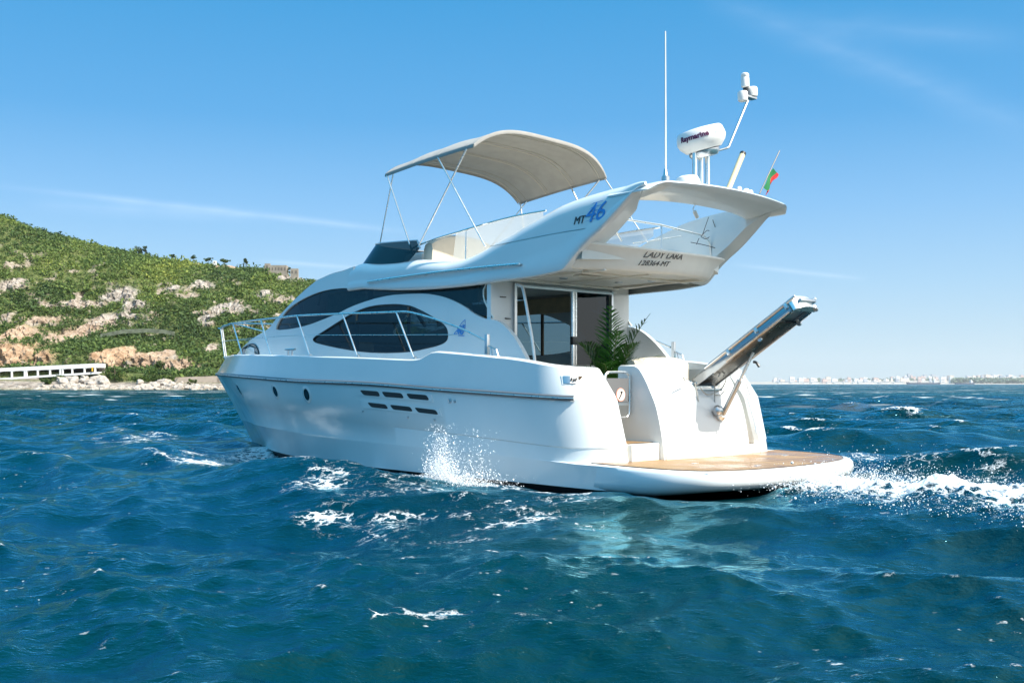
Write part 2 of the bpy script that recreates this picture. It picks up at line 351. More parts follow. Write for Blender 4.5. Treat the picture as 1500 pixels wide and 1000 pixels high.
# rub rail
for sgn in (1, -1):
    xs = np.linspace(0.36, 13.47, 120); mb = MB()
    path = [(x, sgn * (float(BF['rub'](max(x, XA)) if x >= XA else np.interp(x, [.3, 1], [1.93, 2.0])) + 0.006), float(zr(max(x, .36)))) for x in xs]
    # aft end follows the quarter curve
    hp = np.array(HG[7]); q = hp[95:]
    for i, (x, y, z) in enumerate(path):
        if x < XA:
            j = np.argmin(abs(q[:, 0] - x)); path[i] = (x, sgn * (float(np.interp(x, q[:16][::-1, 0], q[:16][::-1, 1])) + .006), z)
    sec = [(-.035, .0), (-.03, .022), (-.012, .032), (.012, .032), (.03, .022), (.035, .0)]
    G = [[(x, y + sgn * o, z + dz) for dz, o in sec] for x, y, z in path]
    mb.grid(G, flip=sgn < 0); mb.build('rub_rail', railm, hull, smooth=60)
    mb = MB(); mb.tube([(x, y + sgn * 0.034, z) for x, y, z in path], 0.007, 6); mb.build('rub_rail_strip', steel, hull)
# portholes
def hullp(u, v, off=0.0):
    p = hit(u, v, yhull); return p + np.array([0, off, 0])
for (u, v, r) in ((350.5, 569.5, .14), (404, 573, .11), (450, 577.5, .115)):
    c = hullp(u, v)
    e = 0.05; n = Vector((-(float(yhull(c[0] + e, c[2])) - float(yhull(c[0] - e, c[2]))) / (2 * e), 1, -(float(yhull(c[0], c[2] + e)) - float(yhull(c[0], c[2] - e))) / (2 * e))).normalized()
    for sg in (1, -1):
        cc = Vector((c[0], sg * c[1], c[2])); nn = Vector((n.x, sg * n.y, n.z))
        po = MB().lathe([(r * 1.3, -.03), (r * 1.3, .004), (r * 1.22, .012), (r * .84, .014), (r * .80, .008), (r * .80, -.03)], cc, nn, 36).build('porthole', gel, hull)
        MB().lathe([(r * .82, .004), (r * .82, .012), (r * .1, .0125)], cc, nn, 36).build('porthole_glass', darkgl, po)
        MB().lathe([(r * .8, -.02), (r * .8, .002), (r * .1, .003)], cc, nn, 36).build('porthole_backing', walnut, po)
# engine-room vents: six slanted slots in two raised frames
def hull_patch(quad, nu, nv, off):
    q = np.array(quad, float); G = []
    for i in range(nu + 1):
        row = []
        for j in range(nv + 1):
            a, b = i / nu, j / nv
            p = q[0] * (1 - a) * (1 - b) + q[1] * a * (1 - b) + q[2] * a * b + q[3] * (1 - a) * b
            row.append(hullp(p[0], p[1], off))
        G.append(row)
    return np.array(G)
def rquad(x0, y0, x1, y1, sk, slope):
    return [(x0, y0), (x1, y0 + slope * (x1 - x0)), (x1 + sk, y1 + slope * (x1 - x0) * .1), (x0 + sk, y1 - slope * (x1 - x0) * .9)]
slots = [[(528, 571), (555, 573), (558, 580.5), (534, 578.5)], [(560, 573.2), (589, 575.6), (593, 583.2), (565, 581)], [(596, 576), (626, 578.4), (630, 586.2), (601, 583.6)],
         [(539, 589), (566, 592), (570, 598.8), (545, 596.2)], [(572, 592.4), (602, 595.6), (606, 602.6), (577, 599.5)], [(608, 596.4), (639, 600), (643.5, 607.2), (614, 603.8)]]
for sg in (1, -1):
    for fr_ in ([(519, 568.5), (632, 577.5), (635, 589), (523, 578.5)], [(528, 586), (644, 598.2), (648, 610), (533, 597)]):
        g = hull_patch(fr_, 12, 3, .012); g2 = g.copy(); g2[:, :, 1] -= .05
        g[:, :, 1] *= sg; g2[:, :, 1] *= sg
        mb = MB().grid(g)
        ring = lambda A: list(A[:, 0]) + list(A[-1, 1:]) + list(A[::-1, -1][1:]) + list(A[0, ::-1][1:-1])
        mb.grid([ring(g), ring(g2)], closev=True); vf = mb.build('vent_frame', gel, hull)
        for s_ in slots[:3] if fr_[0][1] < 580 else slots[3:]:
            q = np.array(s_); c = q.mean(0)
            pts = crom([c + (p - c) for p in q], 1, True); out = []
            for i in range(4):      # rounded corners
                a, b, d = q[i - 1], q[i], q[(i + 1) % 4]
                for t in (0.0, .3, .6, 1.0):
                    k = min(3.0, np.linalg.norm(a - b) * .4); k2 = min(3.0, np.linalg.norm(d - b) * .4)
                    p0 = b + (a - b) / np.linalg.norm(a - b) * k; p1 = b + (d - b) / np.linalg.norm(d - b) * k2
                    out.append((1 - t) ** 2 * p0 + 2 * t * (1 - t) * b + t * t * p1)
            poly = [hullp(u, v, .016) for u, v in out]; poly = [(p[0], sg * p[1], p[2]) for p in poly]
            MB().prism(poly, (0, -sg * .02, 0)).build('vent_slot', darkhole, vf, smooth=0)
# skin fittings
for (u, v, r) in ((659, 587, .033), (666.5, 587.5, .02), (532, 602, .014), (598, 611, .02), (637, 614.5, .018)):
    c = hullp(u, v)
    MB().lathe([(r, -.02), (r, .012), (r * .75, .016), (r * .55, .006), (r * .1, .006)], c, (0, 1, -.05), 16).build('skin_fitting', steeld, hull)

# ---- fairlead on the quarter: flat patches, recess shade put into their colours
def quarterp(u, v, off=0.0):
    # point on the rounded quarter surface: search along the sight line against the arc section at that height
    r = DIR + RGT * (u - 750) / FPX + UP * (HZ - v) / FPX
    best = None
    for t in np.linspace(10.5, 15, 900):
        p = CAM + r * t
        zz = [h[100][2] for h in HG[6:12]]; j = int(np.clip(np.searchsorted(zz, p[2]) - 1, 0, 4)); w = float(np.clip((p[2] - zz[j]) / (zz[j + 1] - zz[j]), 0, 1))
        yy = 0; xe = 0
        for k, ww in ((6 + j, 1 - w), (7 + j, w)):
            q = np.array(HG[k])[94:118]; yy += ww * np.interp(p[0], q[::-1, 0], q[::-1, 1]); xe += ww * q[-1, 0]
        if p[0] > xe and p[1] <= yy: return p - r * off
    return CAM + r * 12
def qpatch(u0, v0, u1, v1, off, name, m, parent, sk=0.0):
    G = [[quarterp(u0 + (u1 - u0) * a + sk * b, v0 + (v1 - v0) * b + .6 * a, off + .022 * np.clip((u0 + (u1 - u0) * a - 838) / 26, 0, 1)) for b in (0, .5, 1)] for a in np.linspace(0, 1, 7)]
    return MB().grid(G).build(name, m, parent, smooth=60)
fl = qpatch(822, 548.6, 865, 563, .014, 'fairlead', gel, hull, 1.5)
qpatch(824.5, 550.3, 863, 561.3, .020, 'fairlead_pocket_shade', steeld, fl, 1.2)  # grey patch gives the flat pocket its recessed look by colour
qpatch(835, 550.6, 847, 561.2, .028, 'fairlead_roller', plastic, fl)
qpatch(848.3, 550.8, 856, 560.5, .028, 'fairlead_opening_shade', walnut, fl)  # dark patch stands in for the shaded opening
for k in range(3): qpatch(836.5 + 3.4 * k, 553 + (k % 2) * 1.2, 839 + 3.4 * k, 557.5 + (k % 2), .036, 'fairlead_rope', rubber, fl, -1.5)

# ---- swim platform
def pz(x): return 0.345 + 0.010 * x
base = crom([(1.0, 1.93), (0.3, 1.948), (-0.3, 1.955), (-0.85, 1.925), (-1.22, 1.84), (-1.50, 1.63), (-1.66, 1.22), (-1.73, 0.65), (-1.72, 0.0), (-1.64, -0.65), (-1.50, -1.17), (-1.29, -1.55), (-1.03, -1.78), (-0.70, -1.90), (-0.3, -1.955), (0.3, -1.948), (1.0, -1.93)], 8)
cen = np.array([0.3, 0.0])
def ring(off, dz):
    P = []
    for i, p in enumerate(base):
        a = base[max(i - 1, 0)]; b = base[min(i + 1, len(base) - 1)]; t = (b - a) / np.linalg.norm(b - a); n = np.array([t[1], -t[0]])
        n = -n if np.dot(n, p - cen) < 0 else n
        q = p + n * (off * (float(sstep(-p[0], .0, 1.1)) if off > 0 else 1)); P.append((q[0], q[1], pz(q[0]) + dz * (1 + .40 * float(sstep(q[0], -1.6, -.7)) * (dz < -.05))))
    return P
sec = [(-0.075, .001), (-0.02, 0.0), (0.02, -.012), (.045, -.045), (.055, -.09), (.05, -.14), (.02, -.185), (-.04, -.215), (-.25, -.23)]
mb = MB(); mb.grid([ring(*s) for s in sec])
r0, r1 = ring(-.25, -.23), ring(-0.075, .001)
n_ = len(r0) // 2
mb.grid([r0, [(p[0], p[1] * .0, p[2]) for p in r0]]); mb.grid([r1, [(p[0], 0, p[2]) for p in r1]])
plat = mb.build('swim_platform', gel, yacht, smooth=50)
tr_ = [p for p in ring(-0.085, .006) if p[0] < 0.12]
mb = MB(); mb.prism(tr_, (0, 0, -.02)); mb.build('teak_deck', teak, plat, smooth=0)
mb = MB(); mb.tube([(p[0], p[1], p[2] + .0) for p in ring(-0.078, .004) if p[0] < .12], .008, 6); mb.build('teak_margin', walnut, plat)
for (u, v) in ((1037, 693.5), (1150, 668), (1018, 679.5), (994, 668), (1110, 682)):
    p = on(u, v, 2, .336); MB().box((p[0], p[1], pz(p[0]) + .008), (.05, .09, .008), bev=.003).build('deck_plate', steel, plat)

# ---- transom block between the two passages, with the gangway notch
def xface(y, z): return float(Xt(z)) - 0.10 * (1 - (y / 1.4) ** 2) - 0.02
YB0, YB1 = 0.80, -1.02
ztop = pchip([-1.02, -0.93, -0.85, -0.76, -0.70, -0.30, -0.12, -0.06, 0.0, 0.06, 0.14, 0.45, 0.74, 0.80], [1.45, 1.47, 1.45, 1.30, 1.22, 1.21, 1.22, 1.30, 1.42, 1.50, 1.525, 1.535, 1.535, 1.515])
ys = np.linspace(YB0, YB1, 70)
G = []
for y in ys:
    zt = float(ztop(y)); col = []
    for k in np.linspace(0, 1, 24):
        z = 0.33 + (zt - 0.04 - 0.33) * k; col.append((xface(y, z), y, z))
    xt = xface(y, zt)
    col += [(xt + .015, y, zt - .012), (xt + .05, y, zt), (xt + .30, y, zt), (xt + .32, y, zt - .02), (xt + .32, y, .5)]
    G.append(col)
mb = MB(); mb.grid(G)
for e in (0, -1):
    c = G[e]; mb.f.append(None) if False else None
    mb.add(c, [tuple(range(len(c)))])
tran = mb.build('transom', gel, yacht, smooth=45)
mb = MB(); mb.grid([[(xface(y, .36) - .012, y, .338), (xface(y, .38) - .014, y, .395), (xface(y, .40) + .02, y, .40)] for y in ys[1:-1]]); mb.build('transom_toe_strip', cream, tran)
# passages: teak step + riser each side, walls
for sg in (1, -1):
    y0, y1 = (YB0 + .002) * sg if sg > 0 else YB1 - .002, sg * (YQ - .04)
    yc, wy = (y0 + y1) / 2, abs(y1 - y0)
    hs_ = .555 if sg > 0 else .47
    st = MB().box((0.50, yc, (hs_ + .2) / 2), (1.16, wy, hs_ - .2), bev=.015).build('passage_step', cream, tran)
    MB().box((0.51, yc, hs_ + .004), (1.02, wy - .06, .012)).build('step_teak', teak, st)
if True:
    # curved steps in the starboard passage rise to the cockpit
    st = MB()
    for k in range(3):
        st.box((0.45 + .22 * k, -1.17, .55 + .14 * k), (.30, .28, .26 ), bev=.01)
    st.build('boarding_steps', cream, tran)
# cockpit tub
tub = MB(); tub.box((1.75, 0, .50), (1.4, 2.9, .06)).box((1.5, 1.345, 1.0), (1.85, .03, 1.0)).box((1.5, -1.345, 1.0), (1.85, .03, 1.0))
tub.build('cockpit_sole', cream, yacht, smooth=0)
# cockpit bench backrest behind the transom
bk = MB(); G = []
for y in np.linspace(0.15, -1.0, 30):
    bx = 0.98 - .10 * (1 - ((y + .42) / .58) ** 2); zt = 1.66 - .05 * abs((y + .42) / .58) ** 3
    G.append([(bx - .06, y, .9), (bx - .07, y, zt - .05), (bx - .05, y, zt - .012), (bx, y, zt), (bx + .06, y, zt - .01), (bx + .09, y, zt - .06), (bx + .1, y, .9)])
bk.grid(G); bk.add(G[0], [tuple(range(7))]); bk.add(G[-1], [tuple(range(7))]); bk.build('bench_backrest', vinyl, yacht)
MB().box((1.15, -.42, .85), (.5, 1.2, .2), bev=.04).build('bench_cushion', vinyl, yacht)
# passage gate
gy0, gy1, gx = 1.28, 0.86, 0.40
A = on(896, 545, 0, gx); B_ = on(927, 545, 0, gx); zt, zb = A[2], on(920, 611, 0, gx)[2]
ya, yb = gy0, max(B_[1], .83)
gate = MB().tube(crom([(gx, ya, zb + .08), (gx, ya, zt - .08), (gx, ya - .03, zt - .02), (gx, ya - .09, zt), (gx, yb + .09, zt), (gx, yb + .03, zt - .02), (gx, yb, zt - .08), (gx, yb, zb + .08), (gx, yb + .03, zb + .02), (gx, yb + .09, zb), (gx, ya - .09, zb), (gx, ya - .03, zb + .02)], 3, True), .017, 8, closed=True).build('passage_gate', steel, yacht)
MB().box((gx, (ya + yb) / 2, (zt - .075 + zb + .2) / 2), (.008, ya - yb - .03, zt - .075 - zb - .2)).build('gate_panel', mesh_m, gate)
MB().box((gx, (ya + yb) / 2, zb + .17), (.02, ya - yb - .02, .03)).build('gate_bar', steel, gate)
sc_ = on(909, 578, 0, gx - .008)
MB().lathe([(.085, 0), (.085, .004), (.075, .005)], sc_, (-1, 0, 0), 32).build('gate_sticker', pinkm, gate)
MB().lathe([(.074, 0.001), (.074, .0075), (.01, .0075)], sc_, (-1, 0, 0), 32).build('gate_sticker_face', sticker, gate)
mb = MB(); mb.prism([(sc_[0] - .010, sc_[1] + a, sc_[2] + b) for a, b in ((.012, .04), (-.02, .048), (-.028, .028), (-.006, .012), (.014, -.012), (.03, -.03), (.018, -.035), (-.004, -.008), (0, .012))], (-.002, 0, 0)); mb.prism([(sc_[0] - .010, sc_[1] + .032 + a, sc_[2] - .042 + b) for a, b in ((.012, 0), (0, .012), (-.012, 0), (0, -.012))], (-.002, 0, 0)); mb.build('gate_sticker_mark', rubber, gate, smooth=0)

# ---- cabin (lower moulding) with the lens window and the long upper window band
Wc = pchip([1.2, 6.6, 7.6, 8.6, 9.6, 10.5, 11.3, 11.9, 12.3], [1.50, 1.50, 1.47, 1.38, 1.20, .95, .64, .33, .03])
def Yc(x, z): return np.maximum(Wc(x) - 0.11 * (np.asarray(z) - 1.7) * np.clip(Wc(x), 0, 1), 0.0)
def Yf(x, z): return Yc(x, z) + 0.004 + 0.10 * sstep(-np.asarray(x), -6.3, -4.6)
band_top_px = [(404, 482), (406, 475), (412, 465), (424, 451), (440, 440), (455, 432.5), (470, 427), (485, 423.7), (504, 422), (525, 423), (546, 424.2), (580, 425), (620, 424), (655, 421.5), (690, 418), (716, 414.5)]
fly_low_px = [(530, 423.3), (546, 424.2), (580, 425), (620, 424), (655, 421.5), (690, 418), (716, 414), (750, 409.5), (780, 405.5), (805, 400.5), (822, 396), (830, 388.5), (844, 371), (862, 352.5), (881, 335), (905, 309), (928, 283), (945, 270), (958, 266)]
band_bot_px = [(404, 482), (408, 483.3), (413, 483), (430, 481), (454, 475), (490, 461), (515, 449), (540, 440), (560, 434.7), (580, 431.5), (616, 430), (634, 431.5), (650, 435), (665, 441), (680, 449), (693, 458.5), (704, 464.5), (714, 467.5), (724, 468.5), (735, 474), (746, 485), (757, 500), (771, 526), (779, 545)]
sil_px = [(346, 521), (351, 514), (358, 506), (368, 497), (384, 487), (394, 480.5), (402, 470), (412, 459), (430, 440), (446, 425), (462, 412), (474, 406), (488, 400), (502, 396.5), (516, 391)]
lens_top_px = [(458.5, 497), (462, 493), (470, 488), (485, 478.5), (500, 469), (512, 461.5), (524, 455.5), (538, 450.5), (552, 447.6), (566, 446.4), (580, 446), (592, 447), (604, 449.5), (624, 459), (644, 471.5), (651, 477), (655, 484), (656, 491)]
lens_bot_px = [(458.5, 497), (461, 500.5), (470, 503.5), (485, 507), (500, 510), (520, 513.3), (540, 515.5), (560, 516.3), (580, 516), (596, 515), (610, 513), (626, 509.5), (640, 506), (650, 502), (655, 497), (656, 491)]
bt, bb = trace(band_top_px, Yc, 4), trace(band_bot_px, Yc, 4); flo = trace(fly_low_px, Yf, 4); si = trace(sil_px, Yc, 4)
lt, lb = trace(lens_top_px, Yc, 4), trace(lens_bot_px, Yc, 4)
zbt, zbb, zsi, zlt, zlb = fx(bt), fx(bb), fx(si), fx(lt), fx(lb)
lx0, lx1 = lt[:, 0].min(), lt[:, 0].max(); bx1 = bt[:, 0].max(); bx0 = 2.30
XE = si[:, 0].max()
def strip_grid(xs, zlo, zhi, Y, n, off=0.0):
    G = []
    for x in xs:
        a, b = float(zlo(x)), float(zhi(x)); col = []
        for k in np.linspace(0, 1, n + 1):
            z = a + (b - a) * k; col.append((x, float(Y(x, z)) - off, z))
        G.append(col)
    return np.array(G)
def sheet(mb, G, th, inner=(0, -1, 0)):
    G = np.array(G); H = G.copy(); H += np.array(inner) * th
    H[:, :, 1] = np.maximum(H[:, :, 1], 0.0)
    mb.grid(G); mb.grid(H, flip=True)
    rg = lambda A: list(A[:, 0]) + list(A[-1, 1:]) + list(A[::-1, -1][1:]) + list(A[0, ::-1][1:-1])
    mb.grid([rg(G), rg(H)], closev=True)
deckz = lambda x: zs(x) - 0.2
x_aft = bb[:, 0].min()
mb = MB()
xsA = np.concatenate([np.linspace(x_aft, lx0 - .001, 40), ])
xsL = lx0 + (lx1 - lx0) * (0.5 - 0.5 * np.cos(np.linspace(0, math.pi, 60)))
xsM = np.linspace(lx1 + .001, bx1 - .001, 24)
xsF = np.concatenate([np.linspace(bx1 + .001, XE - .4, 46), np.linspace(XE - .38, XE - .01, 14)])
TH = 0.07
sheet(mb, strip_grid(xsA, deckz, lambda x: max(float(zbb(x)), float(deckz(x)) + .01), Yc, 6), TH)
sheet(mb, strip_grid(xsL, deckz, zlb, Yc, 4), TH); sheet(mb, strip_grid(xsL, zlt, zbb, Yc, 4), TH)
sheet(mb, strip_grid(xsM, deckz, zbb, Yc, 8), TH)
xsT = np.linspace(5.96, bx1 - .001, 60)
sheet(mb, strip_grid(xsT, lambda x: float(zbt(x)), lambda x: max(float(zsi(x)) - .004, float(zbt(x)) + .02), Yc, 4), TH)
sheet(mb, strip_grid(xsF, deckz, zsi, Yc, 10), TH)
# crowned roof and foredeck trunk from side to side (port half, mirrored)
xr = np.concatenate([np.linspace(5.96, XE - .4, 70), np.linspace(XE - .38, XE - .01, 14)]); G = []
for x in xr:
    z = float(zsi(x)); y = float(Yc(x, z)); G.append([(x, y * c, z + .055 * (1 - c ** 2.4) * min(1, y / .6)) for c in (1, .985, .95, .88, .75, .5, .25, 0)])
mb.grid(G); mb.mirror()
cabin = mb.build('cabin', gel, yacht, smooth=38)
# windscreen panes across the front slope
G = []
for x in np.linspace(8.0, 9.9, 24):
    z = float(zsi(x)); y = float(Yc(x, z)); G.append([(x + .01, y * c, z + .055 * (1 - abs(c) ** 2.4) + .012) for c in np.linspace(.9, -.9, 19)])
MB().grid(G).build('windscreen', darkgl, cabin)
def both(fn):
    for sg in (1, -1): fn(sg)
# window glass
for sg in (1, -1):
    def gl_strip(xs, lo, hi, off, name, m, n=5):
        g = strip_grid(xs, lo, hi, Yc, n, off); g[:, :, 1] *= sg; return MB().grid(g).build(name, m, cabin, recalc=False)
    lw = gl_strip(xsL, zlb, zlt, .022, 'lens_window', smoked)
    loop = np.concatenate([lt, lb[::-1][1:-1]]); loop[:, 1] -= .008
    MB().tube([(p[0], sg * p[1], p[2]) for p in loop], .013, 6, closed=True).build('window_seal', rubber, lw)
    for xm in (5.75, 4.35):
        z0, z1 = float(zlb(xm)), float(zlt(xm)); MB().box((xm, sg * (float(Yc(xm, 2.1)) - .06), (z0 + z1) / 2), (.05, .03, z1 - z0)).build('window_post', walnut, lw)
    # band glass: the aft end is cut to the curved edge of the photograph
    edge = trace([(712.5, 415), (709, 422), (708, 430), (710, 441), (716, 453), (724, 467)], lambda x, z: Yc(x, z) - .03, 4)
    xb = np.linspace(bt[:, 0].max() - .01, 2.78, 90); g = strip_grid(xb, zbb, zbt, Yc, 6, .03)
    last = []
    for k in range(7):
        zz = float(zbb(2.5)) + (float(zbt(2.5)) - float(zbb(2.5))) * k / 6; j = edge[np.argsort(edge[:, 2])]
        zc = np.clip(zz, j[0, 2], j[-1, 2]); xe = float(np.interp(zc, j[:, 2], j[:, 0])); last.append((xe, float(Yc(xe, zz)) - .03, zz))
    mid = [tuple((np.array(a) + np.array(b)) / 2) for a, b in zip(g[-1], last)]
    g = np.concatenate([g, [mid], [last]]); g[:, :, 1] *= sg
    bw = MB().grid(g).build('upper_window', smoked, cabin, recalc=False)
    inn = np.array(last); inn[:, 1] *= sg
    MB().tube([tuple(p) for p in inn], .012, 6).build('window_edge', cream, bw)
    for (pa, pb, w) in (((437, 436), (447, 470), .10), ((472, 425), (466, 447), .05), ((543, 424), (543, 440), .12)):
        a, b = hit(*pa, lambda x, z: Yc(x, z) - .09), hit(*pb, lambda x, z: Yc(x, z) - .09)
        MB().tube([(a[0], sg * a[1], a[2]), (b[0], sg * b[1], b[2])], w * .35, 8).build('window_pillar', walnut, bw)
    cur = strip_grid(np.linspace(7.0, 5.9, 24), lambda x: zbb(x) + .02, lambda x: zbt(x) - .02, Yc, 2, .22)
    cur[:, :, 1] += .03 * np.sin(np.arange(24) * 1.6)[:, None]; cur[:, :, 1] *= sg
    MB().grid(cur).build('curtain', inter, bw)
# small window in the trunk near the bow
pp = [hit(u, v, Yc) for u, v in crom([(357, 519.5), (356.5, 511), (362.5, 506.5), (368, 504), (373, 504), (376.5, 508), (379, 514), (378, 520)], 3, True)]
for sg in (1, -1):
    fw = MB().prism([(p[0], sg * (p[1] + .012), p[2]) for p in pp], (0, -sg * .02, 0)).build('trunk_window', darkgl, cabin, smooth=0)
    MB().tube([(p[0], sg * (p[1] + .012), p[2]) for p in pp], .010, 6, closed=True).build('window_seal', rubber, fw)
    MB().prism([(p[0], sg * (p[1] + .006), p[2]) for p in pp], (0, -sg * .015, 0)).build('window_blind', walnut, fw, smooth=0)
# salon interior: sole, settees, far furniture
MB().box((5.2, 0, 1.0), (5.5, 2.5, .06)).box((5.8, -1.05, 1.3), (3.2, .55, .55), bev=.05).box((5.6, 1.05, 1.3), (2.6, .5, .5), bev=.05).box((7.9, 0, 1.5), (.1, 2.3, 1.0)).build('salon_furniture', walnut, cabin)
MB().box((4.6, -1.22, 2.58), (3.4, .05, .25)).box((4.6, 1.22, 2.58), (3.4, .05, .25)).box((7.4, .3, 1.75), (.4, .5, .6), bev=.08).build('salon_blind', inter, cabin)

# ---- flybridge moulding (side coaming, aft wing, underside)
fly_top_px = [(514, 391.5), (526, 385), (548, 386), (575, 384.5), (592, 382), (612, 379.5), (640, 381), (656, 382), (668, 380), (680, 377), (694, 371), (710, 362.5), (730, 350), (752, 338), (775, 323.5), (800, 310), (818, 300), (836, 292.5), (856, 285.5), (878, 279), (900, 273.3), (920, 269), (938, 266), (950, 266)]
fto = trace(fly_top_px, lambda x, z: Yf(x, z) - .05, 4)
zfl, zft = fx(flo), fx(fto)
xF0 = max(flo[:, 0].min(), fto[:, 0].min()) + .02
xsW = np.concatenate([np.linspace(xF0, 1.2, 70), np.linspace(1.22, 6.05, 110)])
mb = MB(); G = []
for x in xsW:
    lo, hi = float(zfl(x)), float(zft(x)); r = min(.24, max((hi - lo) * .45, .004)); wid = .26 * min(1, (hi - lo) / .3)
    y = lambda z: float(Yf(x, z))
    col = []
    # rounded lower edge
    col += [(x, y(lo) - .10, lo + .004), (x, y(lo) - .03, lo), (x, y(lo) - .006, lo + .012)]
    for k in np.linspace(0.06, 1, 9): z = lo + .02 + (hi - r - lo - .02) * k; col.append((x, y(z) + .012 * sstep(z, lo + .28 * (hi - lo) + .01, lo + .28 * (hi - lo) - .012), z))
    yt = y(hi - r)
    for a in np.linspace(0, 90, 8)[1:]: col.append((x, yt - wid * .75 * (1 - math.cos(rad(a))), hi - r + r * math.sin(rad(a))))
    yi = yt - wid; col.append((x, yi, hi - .01)); col.append((x, yi - .01, max(lo + .01, hi - .05))); col.append((x, yi - .012, max(lo + .012, min(2.86, hi - .06))))
    G.append(col)
mb.grid(G)
c0 = G[0]; mb.add(c0, [tuple(range(len(c0)))])
# aft face band closing the wing between outer and inner edge
G2 = []
for x in xsW[xsW < 1.0]:
    lo, hi = float(zfl(x)), float(zft(x)); yo = float(Yf(x, lo)); wid = .26 * min(1, (hi - lo) / .3); G2.append([(x, yo - .10, lo + .004), (x, float(Yf(x, hi - .1)) - wid - .012, lo + .012)])
mb.grid(G2); mb.mirror()
fly = mb.build('flybridge', gel, yacht, smooth=42)
# thin seam line along the wing
sm = trace([(718, 361), (760, 352.5), (800, 344.5), (840, 337.5), (879, 332)], Yf, 4)
for sg in (1, -1): MB().tube([(p[0], sg * (p[1] + .001), p[2]) for p in sm], .004, 5).build('wing_seam', steeld, fly)
# soffit, deck, aft name panel
xtop = lambda y: .05 + .45 * (y / 1.3) ** 2; xbot = lambda y: .16 + .66 * (y / 1.3) ** 2
ztp = lambda y: 3.0 + .07 * (y / 1.3) ** 2; zbp = lambda y: 2.715 + .05 * (y / 1.3) ** 2
yy = np.linspace(1.40, -1.40, 41); mb = MB()
mb.grid([[(xtop(y) + .10, y, ztp(y) - .03), (xtop(y) + .03, y, ztp(y) - .004), (xtop(y) + .008, y, ztp(y) - .012), (xtop(y), y, ztp(y) - .035)] + [(xtop(y) * (1 - k) + xbot(y) * k, y, ztp(y) * (1 - k) + zbp(y) * k) for k in (.25, .5, .75, .93)] + [(xbot(y) + .012, y, zbp(y) + .002), (xbot(y) + .04, y, zbp(y) - .004), (xbot(y) + .16, y, zbp(y) + .0), (xbot(y) + .17, y, zbp(y) + .03), (2.3, y * .99, 2.76), (6.0, y * .9, 2.78)] for y in yy])
mb.grid([[(xtop(y) + .10, y, ztp(y) - .03), (xtop(y) + .12, y, 2.86), (3.0, y, 2.86), (6.0, y * .9, 2.88)] for y in yy])
mb.build('flybridge_deck', cream, fly, smooth=45)  # cream here stands in for warm light bounced under the overhang
mb = MB()      # soffit ribs around the inset ceiling panels
for y in (1.05, .18, -.95): mb.box((1.45, y, 2.745), (1.7, .05, .03), bev=.008)
for x in (1.0, 2.36): mb.box((x, 0, 2.742), (.05, 2.2, .036), bev=.008)
mb.build('soffit_trim', cream, fly)
MB().box((1.35, .62, 2.742), (.12, .42, .018), bev=.006).build('soffit_light', lens_m, fly)
for (x, y) in ((1.7, -.4), (1.25, -.6), (1.8, .62)): MB().lathe([(.06, 0), (.06, -.012), (.045, -.02), (.01, -.018)], (x, y, 2.76), (0, 0, 1), 24).build('soffit_spot', steeld, fly)
# arch plank
yy = np.concatenate([np.linspace(1.405, 1.15, 14), np.linspace(1.13, -1.13, 50), np.linspace(-1.15, -1.405, 14)]); G = []
for y in yy:
    c = 1 - (y / 1.395) ** 2; e = min(1, (1.31 - abs(y)) / .3)
    dn_ = max(0, (abs(y) - 1.15) / .245); xa, zt = -.54 - .11 * c + .10 * dn_ ** 2, 3.69 + .05 * c - .085 * dn_ ** 2.4; te = 1 - .86 * min(dn_, 1)
    xf = .15 - .28 * (1 - abs(y / 1.395) ** 3)
    G.append([(xf + .10, y, zt - .02 * te), (xa + .15, y, zt + .005), (xa + .03, y, zt - .004), (xa, y, zt - .028 * te), (xa + .02, y, zt - .055 * te), (xa + .10, y, zt - .085 * te), (xf - .02, y, zt - .165 * te), (xf + .02, y, zt - .16 * te), (xf + .09, y, zt - .06 * te), (xf + .10, y, zt - .02 * te)])
mb = MB().grid(G); mb.add(G[0][:-1], [tuple(range(9))]); mb.add(G[-1][:-1], [tuple(range(9))])
arch = mb.build('radar_arch', gel, fly, smooth=40)
for (u, v) in ((994, 289), (1066, 303)):
    p = on(u, v, 2, 3.62); MB().lathe([(.0, -.03), (.075, -.028), (.085, -.012), (.085, .03)], (p[0], p[1], 3.63), (.1, 0, 1), 28).build('arch_downlight', lens_m, arch)
# grab rail along the side
rl = trace([(538, 413), (570, 408), (620, 401), (680, 394), (720, 390), (761, 386.5)], lambda x, z: Yf(x, z) + .05, 5)
for sg in (1, -1):
    mb = MB().tube([(p[0], sg * p[1], p[2]) for p in rl], .017, 8)
    for k in (0, 10, 20, 25): p = rl[min(k, len(rl) - 1)]; mb.tube([(p[0], sg * p[1], p[2]), (p[0], sg * (p[1] - .07), p[2] - .01)], .012, 6)
    mb.build('side_grab_rail', steel, fly)
# fly windscreen: smoked wrap-round with a pale rim
pl = crom([(4.42, 1.27), (5.1, 1.25), (5.75, 1.19), (6.02, .98), (6.16, .5), (6.2, 0), (6.16, -.5), (6.02, -.98), (5.75, -1.19), (5.1, -1.25), (4.42, -1.27)], 6)
lo_, hi_ = [], []
for i, (x, y) in enumerate(pl):
    s = abs(i / (len(pl) - 1) * 2 - 1)
    hz = .34 * (1 - sstep(s, .93, 1.0) * .35)
    z0 = 3.14 + .06 * (x - 4.5)
    lo_.append((x + .12, y * 1.02, z0)); hi_.append((x - .30 * hz / .34 + .1, y * .95, z0 + hz))
MB().grid([lo_, [tuple((np.array(a) + np.array(b)) / 2) for a, b in zip(lo_, hi_)], hi_]).build('fly_windscreen', darkgl, fly, recalc=False)
MB().tube(hi_, .013, 6).build('screen_rim', steeld, fly)
